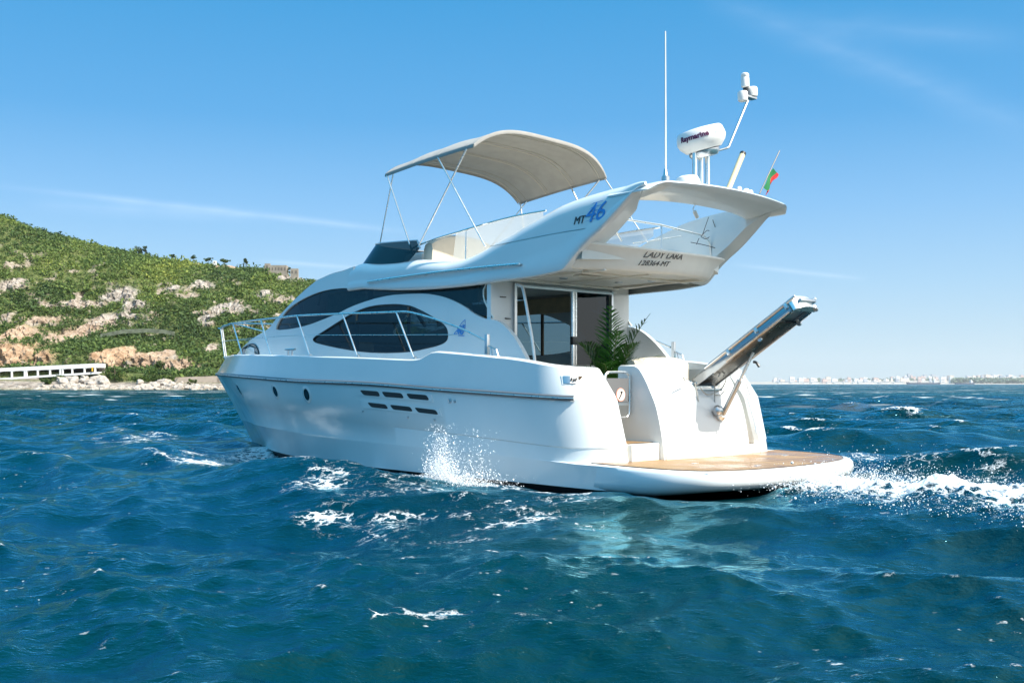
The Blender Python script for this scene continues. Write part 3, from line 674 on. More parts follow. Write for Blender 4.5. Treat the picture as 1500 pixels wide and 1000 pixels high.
# helm console, seat, acrylic panels, seats
mb = MB().box((5.0, -.1, 3.13), (.5, 1.9, .5), bev=.08); mb.build('helm_console', plastic, fly)
hb = MB(); G = []
for y in np.linspace(1.12, -.2, 24):
    t = (y - .46) / .66; z = 3.60 - .16 * abs(t) ** 3; G.append([(4.32, y, 2.95), (4.36 - .02, y, z - .1), (4.30, y, z - .02), (4.22, y, z), (4.14, y, z - .03), (4.12, y, z - .1), (4.16, y, 2.95)])
hb.grid(G).add(G[0], [tuple(range(7))]).add(G[-1], [tuple(range(7))]); hb.build('helm_seat', vinyl, fly)
mb = MB().box((3.1, -.95, 3.05), (1.6, .5, .42), bev=.06).box((1.5, 0, 3.0), (.6, 2.2, .36), bev=.06); mb.build('fly_settee', vinyl, fly)
yr = 1.16
rail_px = [(604, 364), (616, 358), (640, 349), (672, 339.5), (712, 327.5), (755, 316.5), (800, 308.5)]
rp = np.array([on(u, v, 1, yr) for u, v in crom(rail_px, 4)])
bt_px = [(663, 374), (700, 372), (735, 352), (775, 328), (796, 312)]
tpx = [(668, 341.5), (700, 332), (735, 322.5), (775, 314), (796, 310)]
for sg in (1, -1):
    mb = MB().tube([(p[0], sg * p[1], p[2]) for p in rp], .014, 8); rr = mb.build('fly_side_rail', steel, fly)
    Gp = []
    for a, b in zip(crom(bt_px, 5), crom(tpx, 5)):
        p, q = on(*a, 1, yr - .03), on(*b, 1, yr - .03); Gp.append([(p[0], sg * p[1], p[2] - .1), (q[0], sg * q[1], q[2] + .0)])
    MB().grid(Gp).build('wind_panel', clear, rr, recalc=False)
    a = on(682, 376, 1, yr - .02); b = on(683, 337, 1, yr - .02); MB().tube([(a[0], sg * a[1], a[2] - .1), (b[0], sg * b[1], b[2])], .01, 6).build('wind_panel_post', steel, rr)
# rail across the aft end of the fly deck, seen through the arch
zr_ = 3.30
ra = [on(u, v, 0, .62) for u, v in ((905, 322), (918, 321.5), (968, 329.5), (1030, 345))]
mb = MB().tube(ra, .014, 8); e_ = ra[-1]; mb.tube(crom([ra[-1], on(1036, 350, 0, .62), on(1040, 358, 0, .62), on(1041.5, 376, 0, .62)], 4), .012, 8)
for (u, v0, v1) in ((969, 330, 364),): mb.tube([on(u, v0, 0, .62), on(u, v1, 0, .62)], .010, 6)
mb.tube([on(897, 329, 0, .7), on(911, 353, 0, .7)], .012, 6); mb.tube([on(928, 356, 0, .7), on(998, 346, 0, .7)], .008, 6)
mb.build('fly_aft_rail', steel, fly)
mb = MB()
for pts in (((1027, 346), (1035, 338), (1039, 338)), ((1027, 347), (1034, 350), (1039, 347)), ((1024, 349), (1020, 358)), ((1038, 318), (1029, 344)), ((1044, 322), (1055, 361), (1040, 361)), ((1040, 361), (1028, 358), (1012, 355))):
    mb.tube(crom([on(u, v, 0, .55) for u, v in pts], 3), .005, 5)
mb.build('aft_rail_line', rubber, fly)
mb = MB().tube([on(1018, 300, 0, .05), on(1015, 306, 0, .05), on(1018, 312, 0, .05)], .006, 6).tube([on(1017, 309, 0, .05), on(1021.5, 319, 0, .05)], .026, 8); mb.build('hanging_mic', plastic, arch)
# ---- bimini
C4 = {}
for k, px, ax, val in (('fp', (564.5, 255), 1, 1.22), ('ap', (694, 211), 1, 1.25), ('fs', (760, 296), 1, -1.22), ('as', (888, 258), 1, -1.25)):
    C4[k] = on(*px, ax, val)
P0, P1, P2, P3 = C4['fp'], C4['ap'], C4['as'], C4['fs']
def bim(a, b, drop=0.0):      # a: front->aft, b: port->starboard
    p = P0 * (1 - a) * (1 - b) + P1 * a * (1 - b) + P2 * a * b + P3 * (1 - a) * b
    sh = 1 - abs(2 * b - 1) ** 3.6
    up = .33 * sh + .05 * math.sin(math.pi * a) * (.3 + .7 * sh)
    sag = .018 * math.sin(3 * math.pi * a) ** 2 * sh
    fwd = -.12 * sh * sstep(a, .5, 1.0)
    return np.array([p[0] + fwd, p[1] * (1 + .03 * sh), p[2] + up - sag - drop])
nA, nB = 34, 44
G = np.array([[bim(i / nA, j / nB) for j in range(nB + 1)] for i in range(nA + 1)])
H = G.copy(); H[:, :, 2] -= .012
bimini = empty('bimini_top'); bimini.parent = yacht
mb = MB(); mb.grid(G); mb.grid(H, flip=True)
rg = lambda A: list(A[:, 0]) + list(A[-1, 1:]) + list(A[::-1, -1][1:]) + list(A[0, ::-1][1:-1])
mb.grid([rg(G), rg(H)], closev=True)
can = mb.build('canopy', canvas, bimini, smooth=60)
# hem flaps and seams
mb = MB()
for edge, nrm in ((G[:, 0], (0, 1, 0)), (G[:, -1], (0, -1, 0)), (G[0], (1, 0, 0)), (G[-1], (-1, 0, 0))):
    e = np.array(edge); o = np.array(nrm) * .012
    mb.grid([list(e + o * .2 + [0, 0, .004]), list(e + o + [0, 0, -.03]), list(e + o * .5 + [0, 0, -.05])])
mb.build('hem', canvas, can, recalc=True)
for a in (0.09, .36, .66, .91):
    mb = MB().tube([bim(a, j / 30, .018) for j in range(31)], .005, 5); mb.build('seam', sleeve, can)
# frame: bows carrying the cloth and their raking legs
def foot(u, v, y): return on(u, v, 1, y)
FT = {}
bows = [(0.02, (604, 371)), (0.35, (603, 374)), (0.64, (711, 361)), (0.93, (612, 379))]
for sg in (1, -1):
    f1 = foot(606, 375, 1.2); f2 = foot(711, 361, 1.25)
    f1 = np.array([f1[0], sg * f1[1], f1[2]]); f2 = np.array([f2[0], sg * f2[1], f2[2]])
    bb_ = 0.0 if sg > 0 else 1.0
    for a, ft in ((.02, f1), (.93, f1), (.62, f2)):
        top = bim(a, bb_, .03)
        MB().tube([ft, ft + (top - ft) * .5, top], .013, 8).build('bimini_leg', steel, bimini)
    top = bim(.30, bb_, .03); p = f2 + (bim(.62, bb_, .03) - f2) * .99
    f3 = np.array([5.55, sg * 1.10, 3.53])
    MB().tube([bim(.10, bb_, .03), f3], .010, 8).build('bimini_leg', steel, bimini)
    if sg < 0: MB().tube([bim(.985, bb_, .03), bim(.93, bb_, .03) * .0 + np.array([1.95 - .1, sg * 1.25, float(zft(1.9)) - .02])], .010, 8).build('bimini_strut', steel, bimini)
for a in (.02, .33, .62, .93):
    MB().tube([bim(a, j / 30, .012) for j in range(31)], .011, 8).build('bimini_bow', sleeve, bimini)
# ---- aft bulkhead with sliding door
BX = 2.42
bh = empty('aft_bulkhead', (0, 0, 0)); bh.parent = yacht
yd = [on(u, 470, 0, BX)[1] for u in (755, 832, 843, 893)]
mb = MB(); mb.box((BX + .04, (1.42 + yd[0]) / 2, 1.65), (.08, 1.42 - yd[0], 2.2)); mb.box((BX + .04, (-1.42 + yd[3]) / 2, 1.65), (.08, 1.42 + yd[3], 2.2)); mb.box((BX + .04, 0, 2.735), (.085, 2.84, .09))
mb.build('bulkhead_panel', gel, bh, smooth=0)
mb = MB(); mb.box((BX - .02, yd[0] + .03, 1.65), (.05, .045, 2.1)).box((BX - .02, yd[3] - .02, 1.65), (.05, .04, 2.1)).box((BX - .02, (yd[0] + yd[3]) / 2, 2.665), (.06, yd[0] - yd[3], .035)); mb.build('door_frame', steeld, bh, smooth=0)
MB().box((BX + .02, (yd[2] + yd[3]) / 2, 1.6), (.012, yd[2] - yd[3], 2.1)).build('door_glass', doorgl, bh, smooth=0)
mb = MB().tube([(BX - .03, (yd[1] * .6 + yd[2] * .4), .55), (BX - .03, (yd[1] * .6 + yd[2] * .4), 2.65)], .035, 12); mb.tube([(BX - .015, yd[2] + .01, .55), (BX - .015, yd[2] + .01, 2.65)], .02, 8); dp = mb.build('door_post', steel, bh)
p_ = on(838, 499, 0, BX); MB().box((BX - .05, p_[1], p_[2]), (.06, .13, .12), bev=.01).build('door_lock', blackp, dp)
for (u, v) in ((736, 435), (743, 466.5)):
    p_ = on(u, v, 0, BX); MB().box((BX - .015, p_[1], p_[2]), (.02, .10, .012)).build('bulkhead_slot', blackp, bh)
# soffit-to-deck ladder rail in the cockpit
lp = [on(757, 417, 0, 2.0), on(763, 418.5, 0, 1.95), on(767, 427, 0, 1.9), on(774, 465, 0, 1.7), on(780, 500, 0, 1.55), on(783.5, 530, 0, 1.45)]
MB().tube(crom(lp, 5), .020, 10).build('ladder_rail', plastic, yacht)

# ---- guard rail
Yg = lambda x, z: np.maximum(BF['sheer'](x) - .10 - .12 * (np.asarray(z) - 1.75), 0.02)
Yg0 = lambda x, z: np.maximum(BF['sheer'](x) - .09, 0.02)
top = trace([(323.5, 481), (327, 477.5), (333, 476), (341, 473.5), (381, 468.2), (412, 465), (440, 462), (500, 459.5), (560, 457.5), (582, 456.7), (594, 456.5), (606, 458.5), (625, 463.5), (650, 471.5), (680, 483), (712, 499)], Yg, 5)
midw = trace([(326, 500), (341, 498), (399, 493), (440, 491), (540, 490.5), (600, 490.4), (668, 490)], Yg, 3)
sts = [((329.5, 523), (323.5, 482)), ((355.5, 520), (341, 474)), ((397.5, 519.5), (382, 468.5)), ((454.5, 519.5), (435, 462.5)), ((524.5, 521), (502, 459.6)), ((607.5, 524), (580.5, 457))]
for sg in (1, -1):
    gr = MB().tube([(p[0], sg * p[1], p[2]) for p in top], .015, 8).build('guard_rail', steel, yacht)
    for a, b in sts:
        p, q = hit(*a, Yg0), hit(*b, Yg)
        st = MB().tube([(p[0], sg * p[1], p[2] - .03), (q[0], sg * q[1], q[2])], .014, 8); st.lathe([(.035, 0), (.035, .012), (.02, .02)], (p[0], sg * p[1], p[2] - .005), (0, 0, 1), 12); st.build('stanchion', steel, gr)
    MB().tube([(p[0], sg * p[1], p[2]) for p in midw], .005, 5).build('guard_wire', steel, gr)
p = top[0]; MB().tube(crom([(p[0], p[1], p[2]), (p[0] + .12, p[1] * .5, p[2] + .005), (p[0] + .15, 0, p[2] + .01), (p[0] + .12, -p[1] * .5, p[2] + .005), (p[0], -p[1], p[2])], 5), .015, 8).build('pulpit_rail', steel, yacht)
# end post at the aft end of the rail + cleats
a, b = hit(713.5, 519, Yg0), hit(713.5, 491.5, Yg0)
for sg in (1, -1):
    mb = MB().box(((a[0] + b[0]) / 2, sg * a[1], (a[2] + b[2]) / 2), (.055, .05, b[2] - a[2] + .04), bev=.008)
    g1, g2, g3 = hit(719, 508, Yg0), hit(727, 512, Yg0), hit(731, 522, Yg0)
    mb.tube([(b[0], sg * b[1], (a[2] + b[2]) / 2), (g1[0], sg * g1[1], g1[2]), (g2[0], sg * g2[1], g2[2]), (g3[0], sg * g3[1], g3[2] - .03)], .012, 6)
    g4 = hit(722, 520, Yg0); mb.tube([(g1[0], sg * g1[1], g1[2]), (g4[0], sg * g4[1], g4[2] - .03)], .010, 6)
    mb.build('rail_end_post', steeld, yacht)
    c = hit(425, 513.5, Yg0); cl = MB().tube([(c[0] - .16, sg * c[1], c[2] + .02), (c[0] + .16, sg * c[1], c[2] + .02)], .016, 8)
    for dx in (-.06, .06): cl.tube([(c[0] + dx, sg * c[1], c[2] + .02), (c[0] + dx, sg * c[1], c[2] - .08)], .016, 8)
    cl.build('mooring_cleat', steeld, yacht)

# ---- radar, mast light, whip aerial, domes, flag
AX = -.15
def ax(u, v, x=AX): return on(u, v, 0, x)
c0, c1 = ax(1025, 219), ax(1029, 185)
axis = Vector((.10, .28, 1)).normalized()
rc = Vector(ax(1027.5, 205)); s_ = np.linalg.norm(ax(1067, 205) - ax(989, 205)) / 2 * 0 + .315
radar = empty('radar_scanner', (0, 0, 0)); radar.parent = yacht
h_ = .140
prof = [(s_ * .5, -h_), (s_ * .72, -h_ * .95), (s_ * .93, -h_ * .45), (s_ * 1.0, -.01), (s_ * 1.0, .012), (s_ * .985, h_ * .35), (s_ * .93, h_ * .8), (s_ * .85, h_ * .98), (s_ * .5, h_ * 1.08), (s_ * .02, h_ * 1.12)]
dome = MB().lathe(prof, rc, axis, 56).build('radome', plastic, radar, smooth=30)
qd = Vector((0, 0, 1)).rotation_difference(axis)
MB().lathe([(s_ * 1.003, -.012), (s_ * 1.004, -.004), (s_ * 1.003, .004)], rc, axis, 56)
# grey end panel of the dome
G = [[rc + qd @ Vector((s_ * 1.004 * math.cos(t) * k, s_ * 1.004 * math.sin(t) * k, z)) for z, k in ((.02, 1.0), (h_ * .35, .985), (h_ * .75, .945))] for t in np.linspace(rad(196), rad(222), 8)]
pb = Vector(ax(1027, 224)); base_z = 3.73
mb = MB().lathe([(.16, -.05), (.20, 0), (.2, .03), (.14, .05)], rc + axis * (-h_ - .035), axis, 24).build('radome_base', steeld, radar)
for u in (1017.5, 1026.5, 1036):
    a = ax(u, 222); b = ax(u + .6, 264); MB().tube([(a[0], a[1], a[2]), (b[0], b[1], 3.66)], .032, 10).build('mast_post', steel, radar)
mp_ = [ax(1040, 224), ax(1063, 217.5), ax(1067, 216), ax(1095.5, 147)]
mb = MB().tube([mp_[0], mp_[1]], .014, 8); mb.tube([mp_[1], mp_[2], mp_[3]], .018, 8); mast = mb.build('light_mast', steeld, radar)
p = Vector(ax(1097, 143)); MB().box(p, (.10, .24, .03), bev=.006).build('mast_bracket', steeld, mast)
p = Vector(ax(1091.5, 118)); MB().lathe([(.03, -.10), (.055, -.085), (.055, .03), (.05, .04), (.055, .05), (.052, .085), (.03, .10)], p, (0, .05, 1), 20).build('mast_light', plastic, mast)
MB().lathe([(.03, -.06), (.035, .03)], Vector(ax(1092, 131)), (0, 0, 1), 12).build('light_socket', blackp, mast)
for (u, v, sc) in ((1088, 141, .85), (1101, 135, 1.0)):
    MB().lathe([(.05 * sc, -.075), (.075 * sc, -.06), (.08 * sc, -.02), (.08 * sc, .045), (.07 * sc, .062), (.03, .07)], Vector(ax(u, v)), (0, .05, 1), 20).build('horn_dome', plastic, mast)
a, b = ax(975, 262), ax(974.6, 46)
MB().tube([a, a + (b - a) * .5, b], [.012, .011, .008], 8).build('whip_aerial', plastic, arch)
MB().lathe([(.05, -.14), (.05, .0), (.03, .02), (.022, .09), (.014, .10)], Vector(ax(975, 259)), (0, 0, 1), 14).build('aerial_base', steeld, arch)
MB().lathe([(.15, -.06), (.15, -.01), (.13, .03), (.08, .05), (.01, .055)], Vector(ax(1007, 263)), (0, .12, 1), 28).build('antenna_dome', plastic, arch)
for (u, v, r) in ((1083, 278, .035), (1093, 281, .045), (1100, 283, .03)):
    MB().lathe([(r, -.05), (r, .02), (r * .6, .04), (.004, .045)], Vector(ax(u, v)), (0, .1, 1), 16).build('deck_fitting', plastic, arch)
a, b = ax(1067.5, 276), ax(1088, 225.5)
MB().tube([a, b], [.036, .040], 12).build('rod_holder', creampl, arch); MB().tube([b - (b - a) * .03, b + (b - a) * .03], .042, 12).build('rod_holder_cap', blackp, arch)
a, b = ax(1112.5, 284), ax(1142, 221)
fs = MB().tube([a, b], .008, 6).build('flag_staff', blackp, arch)
def flagpt(s, t):
    p = a + (b - a) * (.14 + .45 * t)
    return p + np.array([-.02 - .02 * math.sin(6 * t + 3 * s), .02 * math.sin(9 * s + 5 * t) - .05 * s - .07 * math.sin(math.pi * s) * (.5 + t * .5), -.10 * s - .03 * math.sin(8 * t) * s])
for s0, s1, m_, nm in ((0, .42, flag_g, 'flag_green_band'), (.42, 1, flag_r, 'flag_red_band')):
    MB().grid([[flagpt(s0 + (s1 - s0) * i / 8, j / 14) for j in range(15)] for i in range(9)]).build(nm, m_, fs)
MB().grid([[flagpt(.34 + .16 * i / 4, .44 + .16 * j / 4) + np.array([-.006, .006, 0]) for j in range(5)] for i in range(5)]).build('flag_emblem', flag_y, fs)

# ---- lettering
def text_mesh(body, size, shear=0.0, ext=.002, bold=0.0):
    cu = bpy.data.curves.new('lettering', 'FONT'); cu.body = body; cu.size = size; cu.shear = shear; cu.extrude = ext; cu.offset = bold; cu.resolution_u = 4
    o = bpy.data.objects.new('lettering', cu); COL.objects.link(o)
    dg = bpy.context.evaluated_depsgraph_get(); me = bpy.data.meshes.new_from_object(o.evaluated_get(dg))
    V = np.array([v.co[:] for v in me.vertices]); F = [tuple(p.vertices) for p in me.polygons]
    bpy.data.objects.remove(o); bpy.data.curves.remove(cu); bpy.data.meshes.remove(me)
    return V, F
def letter(body, fpos, width, name, m, parent, shear=0.0, bold=0.0, hscale=1.0):
    V, F = text_mesh(body, 1.0, shear, 0.004, bold); x0, x1 = V[:, 0].min(), V[:, 0].max(); k = width / (x1 - x0)
    P = [fpos((v[0] - x0) * k, v[1] * k * hscale, v[2]) for v in V]
    return MB().add(P, F).build(name, m, parent, smooth=0, recalc=False)
def wingpos(pa, pb, off=.006):
    A = hit(*pa, Yf); B = hit(*pb, Yf); e = B - A; e[1] = 0; Lw = np.linalg.norm(e); e = e / Lw
    nz = np.array([-e[2] * (1 if e[0] > 0 else -1), 0, abs(e[0])])
    def f(s, t, w):
        p = A + e * s + nz * t; return (p[0], float(Yf(p[0], p[2])) + off + w, p[2])
    return f, Lw
f, w = wingpos((841, 329), (858, 326)); letter('MT', f, w, 'model_lettering', darklet, fly, .25)
f, w = wingpos((858, 326.5), (892, 319)); letter('46', f, w * .88, 'model_number', bluelet, fly, .35, .0, .95)
f, w = wingpos((858, 327), (890, 320.5), .005)
fx_ = MB()
for k in range(5):
    y0 = .02 + .05 * k; P = [f(-.02 + .02 * k, y0, 0), f(.12, y0 + .012, 0), f(.28, y0 + .02, 0), f(.28, y0 + .026, 0), f(.12, y0 + .019, 0)]; fx_.add(P, [(0, 1, 2, 3, 4)])
fx_.build('model_flourish', bluelet, fly, smooth=0)
def panelpos(u0, v0, tz, dz):
    # on the curved aft name panel: s runs to starboard, t up
    y0 = None
    for y in np.linspace(1.2, -1.2, 400):
        p = np.array([xbot(y) * .5 + xtop(y) * .5, y, 0]); d = p[:2] - CAM[:2]; uu = 750 + FPX * (d @ RGT[:2]) / (d @ DIR[:2])
        if uu >= u0: y0 = y; break
    def f(s, t, w):
        y = y0 - s; z = tz + t + dz * s; k = (ztp(y) - z) / (ztp(y) - zbp(y)); x = xtop(y) * (1 - k) + xbot(y) * k
        return (x - .006 - w, y, z)
    return f
letter('LADY LARA', panelpos(940, 370, 2.895, .0), .56, 'name_lettering', greylet, fly, .25, -.006)
letter('128364-MT', panelpos(938, 383, 2.80, .0), .41, 'registration_lettering', greylet, fly, .25, -.006)
# sail emblem with number on the cabin side
def cabpos(pa, pb, off=.006):
    A = hit(*pa, Yc); B = hit(*pb, Yc); e = B - A; e[1] = 0; e /= np.linalg.norm(e)
    def f(s, t, w):
        p = A + e * s + np.array([0, 0, 1.0]) * t; return (p[0], float(Yc(p[0], p[2])) + off + w, p[2])
    return f
f = cabpos((666, 489), (690, 490))
sb = MB()
for poly in ([(.06, .07), (.14, .155), (.215, .21), (.235, .10), (.20, .065)], [(.10, .05), (.185, .145), (.19, .06)], [(-.01, 0.0), (.05, .055), (.085, .045), (.05, .0)]):
    n = len(poly)
    for i in range(n):
        a_, b_ = np.array(poly[i]), np.array(poly[(i + 1) % n]); t_ = (b_ - a_) / np.linalg.norm(b_ - a_); nn = np.array([-t_[1], t_[0]]) * .005
        sb.add([f(*(q), 0) for q in (a_ - nn, b_ - nn, b_ + nn, a_ + nn)], [(0, 1, 2, 3)])
for s, t in ((.12, .06), (.145, .085), (.17, .11)): sb.add([f(s, t, 0), f(s + .06, t + .015, 0), f(s + .06, t + .028, 0), f(s + .005, t + .012, 0)], [(0, 1, 2, 3)])
sb.build('sail_emblem', bluelet, cabin, smooth=0)
letter('46', lambda s, t, w: f(s + .045, t, w), .17, 'emblem_number', bluelet, cabin, .3, .02)
sb = MB()
for k in range(6): sb.add([f(.09 + .024 * k, -.028, 0), f(.106 + .024 * k, -.028, 0), f(.110 + .024 * k, -.012, 0), f(.094 + .024 * k, -.012, 0)], [(0, 1, 2, 3)])
sb.build('emblem_underline', bluelet, cabin, smooth=0)
# radar name, wrapped round the dome
t0 = None
inv = qd.inverted()
vd = inv @ (Vector(CAM) - rc); ang0 = math.atan2(vd.y, vd.x)
def radpos(s, t, w):
    a = ang0 - rad(52) + s / (s_ * 1.0); z = .018 + t
    k = np.interp(z, [-.01, .012, h_ * .35, h_ * .8], [1, 1, .985, .93]) * s_ + .004 + w
    return tuple(rc + qd @ Vector((k * math.cos(a), k * math.sin(a), z)))
letter('Raymarine', radpos, s_ * rad(72), 'radar_lettering', plumlet, dome, 0, .03)
G = [[rc + qd @ Vector(((s_ * k + .003) * math.cos(ang0 + t), (s_ * k + .003) * math.sin(ang0 + t), z)) for z, k in ((.02, 1.0), (h_ * .35, .985), (h_ * .75, .94))] for t in np.linspace(rad(36), rad(56), 8)]
MB().grid(G).build('radome_panel', mat('pale_blue_grey', (.35, .5, .6), .5), dome)

# ---- telescopic gangway raised on the transom
gw = empty('gangway', (0, 0, 0)); gw.parent = yacht
GY = -.42
A = on(1036, 562, 1, GY); B = on(1186, 444, 1, GY); B = np.array([B[0], GY - .02, B[2]])
ex = Vector(B - A); Lg = ex.length; ex.normalize(); ey = Vector((0, 1, 0)); ey = (ey - ex * ey.dot(ex)).normalized(); ez = ex.cross(ey); ez = -ez if ez.z < 0 else ez
def gp(s, t, w): return Vector(A) + ex * s + ey * t + ez * w
RG = Matrix((ex, ey, ez)).transposed()
wd = .20
gmain = MB().box(gp(Lg * .38, 0, .01), (Lg * .80, wd * 2, .05), RG, bev=.012).build('gangway_underside', bronze, gw)
for sg in (1, -1):
    mb = MB().box(gp(Lg * .45, sg * (wd + .008), .035), (Lg * .94, .035, .12), RG, bev=.014); mb.build('gangway_beam', dsteel, gw)
    mb = MB().tube([gp(Lg * .12, sg * (wd + .03), .10), gp(Lg * .99, sg * (wd + .03), .105)], .020, 10).tube([gp(Lg * .3, sg * (wd + .034), -.01), gp(Lg * .9, sg * (wd + .034), -.01)], .012, 8)
    for k in (.35, .62, .9): mb.box(gp(Lg * k, sg * (wd + .034), .07), (.05, .03, .07), RG, bev=.006)
    mb.build('gangway_handrail', steel, gw)
MB().box(gp(Lg * .70, 0, .055), (Lg * .60, wd * 1.7, .04), RG, bev=.01).build('gangway_extension', steeld, gw)
tipc = MB(); G = []
for a_ in np.linspace(-90, 90, 15):
    r_ = wd + .035
    G.append([gp(Lg * .93 + .10 * math.cos(rad(a_)), r_ * math.sin(rad(a_)), z) for z in (-.03, -.02, .11, .125)] + [gp(Lg * .93 + .04 * math.cos(rad(a_)), .8 * r_ * math.sin(rad(a_)), .135)])
tipc.grid(G); tipc.add([g[0] for g in G], [tuple(range(len(G)))]); tipc.add([g[-1] for g in G], [tuple(range(len(G)))]); tipc.build('gangway_nose', steel, gw)
mb = MB()
for k, t, w in ((.83, -.10, -.06), (.97, -.16, -.02), (.60, .19, -.02)): mb.tube([gp(Lg * k, t, w + .03), gp(Lg * k, t, w)], .02, 8).lathe([(.012, -.012), (.03, -.012), (.03, .012), (.012, .012)], gp(Lg * k, t, w - .02), ey, 12)
mb.build('gangway_roller', steeld, gw)
# base, ram and mounting plate
ram0 = on(1049, 606, 1, GY + .0); ram0 = np.array([xface(GY, ram0[2]) - .07, GY + .02, ram0[2]])
ram1 = gp(Lg * .45, 0, -.05)
ra_ = np.array(ram1) - ram0
MB().tube([ram0, ram0 + ra_ * .55], .034, 12).build('gangway_ram', steeld, gw); MB().tube([ram0 + ra_ * .5, ram1], .020, 10).build('ram_piston', steel, gw)
MB().lathe([(.075, -.07), (.085, -.03), (.085, .0), (.05, .03)], (ram0[0] + .02, ram0[1], ram0[2]), (-1, 0, .15), 20).build('ram_mount', steel, gw)
MB().lathe([(.07, 0), (.065, .05), (.03, .08), (.005, .085)], (ram0[0] + .02, ram0[1] + .10, ram0[2] + .05), (-1, .2, .1), 20).build('mount_cap', steeld, gw)
MB().box((.24, GY, 1.215), (.34, .52, .035), bev=.01).build('gangway_base', steeld, gw)
mb = MB().box((.28, GY, 1.255), (.16, .46, .10), bev=.02)
for sg in (1, -1): mb.lathe([(.05, -.03), (.06, 0), (.05, .03)], (.22, GY + sg * .25, 1.27), (0, 1, 0), 16)
mb.build('gangway_hinge', steel, gw)
mb = MB(); P = lambda u, v, x=.0: on(u, v, 0, x)
for pts in (((1018, 560), (1021, 576), (1025, 596), (1033, 610), (1043, 614), (1050, 610)), ((1047, 560), (1047, 585), (1047.5, 608)), ((1026, 568), (1034, 577), (1045, 576), (1058, 568), (1064, 555)), ((1044, 550), (1049, 540), (1063, 520), (1065, 530), (1060, 552)), ((1052, 552), (1062, 534), (1067, 518)), ((1047, 578), (1055, 578), (1062, 572)), ((1008, 556), (1001, 553), (1004, 558))):
    mb.tube(crom([P(u, v, -.02 - .1 * (v < 556)) for u, v in pts], 4), .0075, 6)
mb.build('gangway_hose', ropem, gw)
# starboard boarding handrails
mb = MB().tube(crom([on(u, v, 1, -1.06) for u, v in ((1088, 552), (1094, 562), (1101, 585), (1108, 612), (1113, 634))], 4), .016, 8)
mb.tube(crom([on(u, v, 1, -1.0) for u, v in ((1084, 552), (1090, 566), (1100, 598), (1106, 620), (1108, 634))], 4), .012, 8); mb.build('boarding_handrail', steel, yacht)
MB().tube(crom([on(u, v, 1, -1.5) for u, v in ((1104, 530), (1108, 531), (1112, 537))], 4), .02, 8).build('stern_cleat', blackp, yacht)

# ================================================================== POTTED PALM in the cockpit
PX, PY, PZ = 1.35, on(893, 520, 0, 1.35)[1], .55
palm = empty('potted_palm', (PX, PY, PZ)); palm.scale = (1.12, 1.12, 1.10); tag(palm, 'bushy green palm in a dark pot standing in the cockpit beside the glass door', 'potted plant')
MB().lathe([(.13, 0), (.15, .05), (.18, .32), (.185, .35), (.165, .35), (.16, .31)], (0, 0, 0), (0, 0, 1), 28).build('pot', potm, palm)
MB().lathe([(.16, .27), (.16, .31), (.02, .32)], (0, 0, 0), (0, 0, 1), 24).build('soil', soil, palm)
def leafmat(name, ramp, trans=.25, rough=.5):
    m = bpy.data.materials.new(name); m.use_nodes = True; n = m.node_tree.nodes; l = m.node_tree.links; b = n['Principled BSDF']
    at = n.new('ShaderNodeAttribute'); at.attribute_name = 'tint'; c = n.new('ShaderNodeValToRGB'); l.new(at.outputs['Fac'], c.inputs[0])
    c.color_ramp.elements[0].color = (*ramp[0], 1); c.color_ramp.elements[1].color = (*ramp[-1], 1)
    for i, r in enumerate(ramp[1:-1]): e = c.color_ramp.elements.new((i + 1) / (len(ramp) - 1)); e.color = (*r, 1)
    l.new(c.outputs[0], b.inputs['Base Color']); b.inputs['Roughness'].default_value = rough; b.inputs['Specular IOR Level'].default_value = .3
    t = n.new('ShaderNodeBsdfTranslucent'); l.new(c.outputs[0], t.inputs[0]); x = n.new('ShaderNodeMixShader'); x.inputs[0].default_value = trans
    l.new(b.outputs[0], x.inputs[1]); l.new(t.outputs[0], x.inputs[2]); l.new(x.outputs[0], n['Material Output'].inputs[0]); return m
palmleaf = leafmat('palm_leaf', [(.012, .05, .008), (.03, .12, .014), (.07, .21, .03)], .35, .4)
fronds = [(-.45, .30, 1.25, .2), (.55, -.05, 1.20, .3), (-.30, -.55, 1.42, .15), (.10, -.60, 1.20, .35), (-.35, .50, .95, .5), (.25, .45, 1.15, .3), (-.5, -.25, 1.0, .5), (-.45, -.75, 1.05, .45), (.35, -.7, 1.0, .5), (-.1, .1, 1.5, .05), (.05, .65, .85, .5), (-.55, -.05, 1.15, .3)]
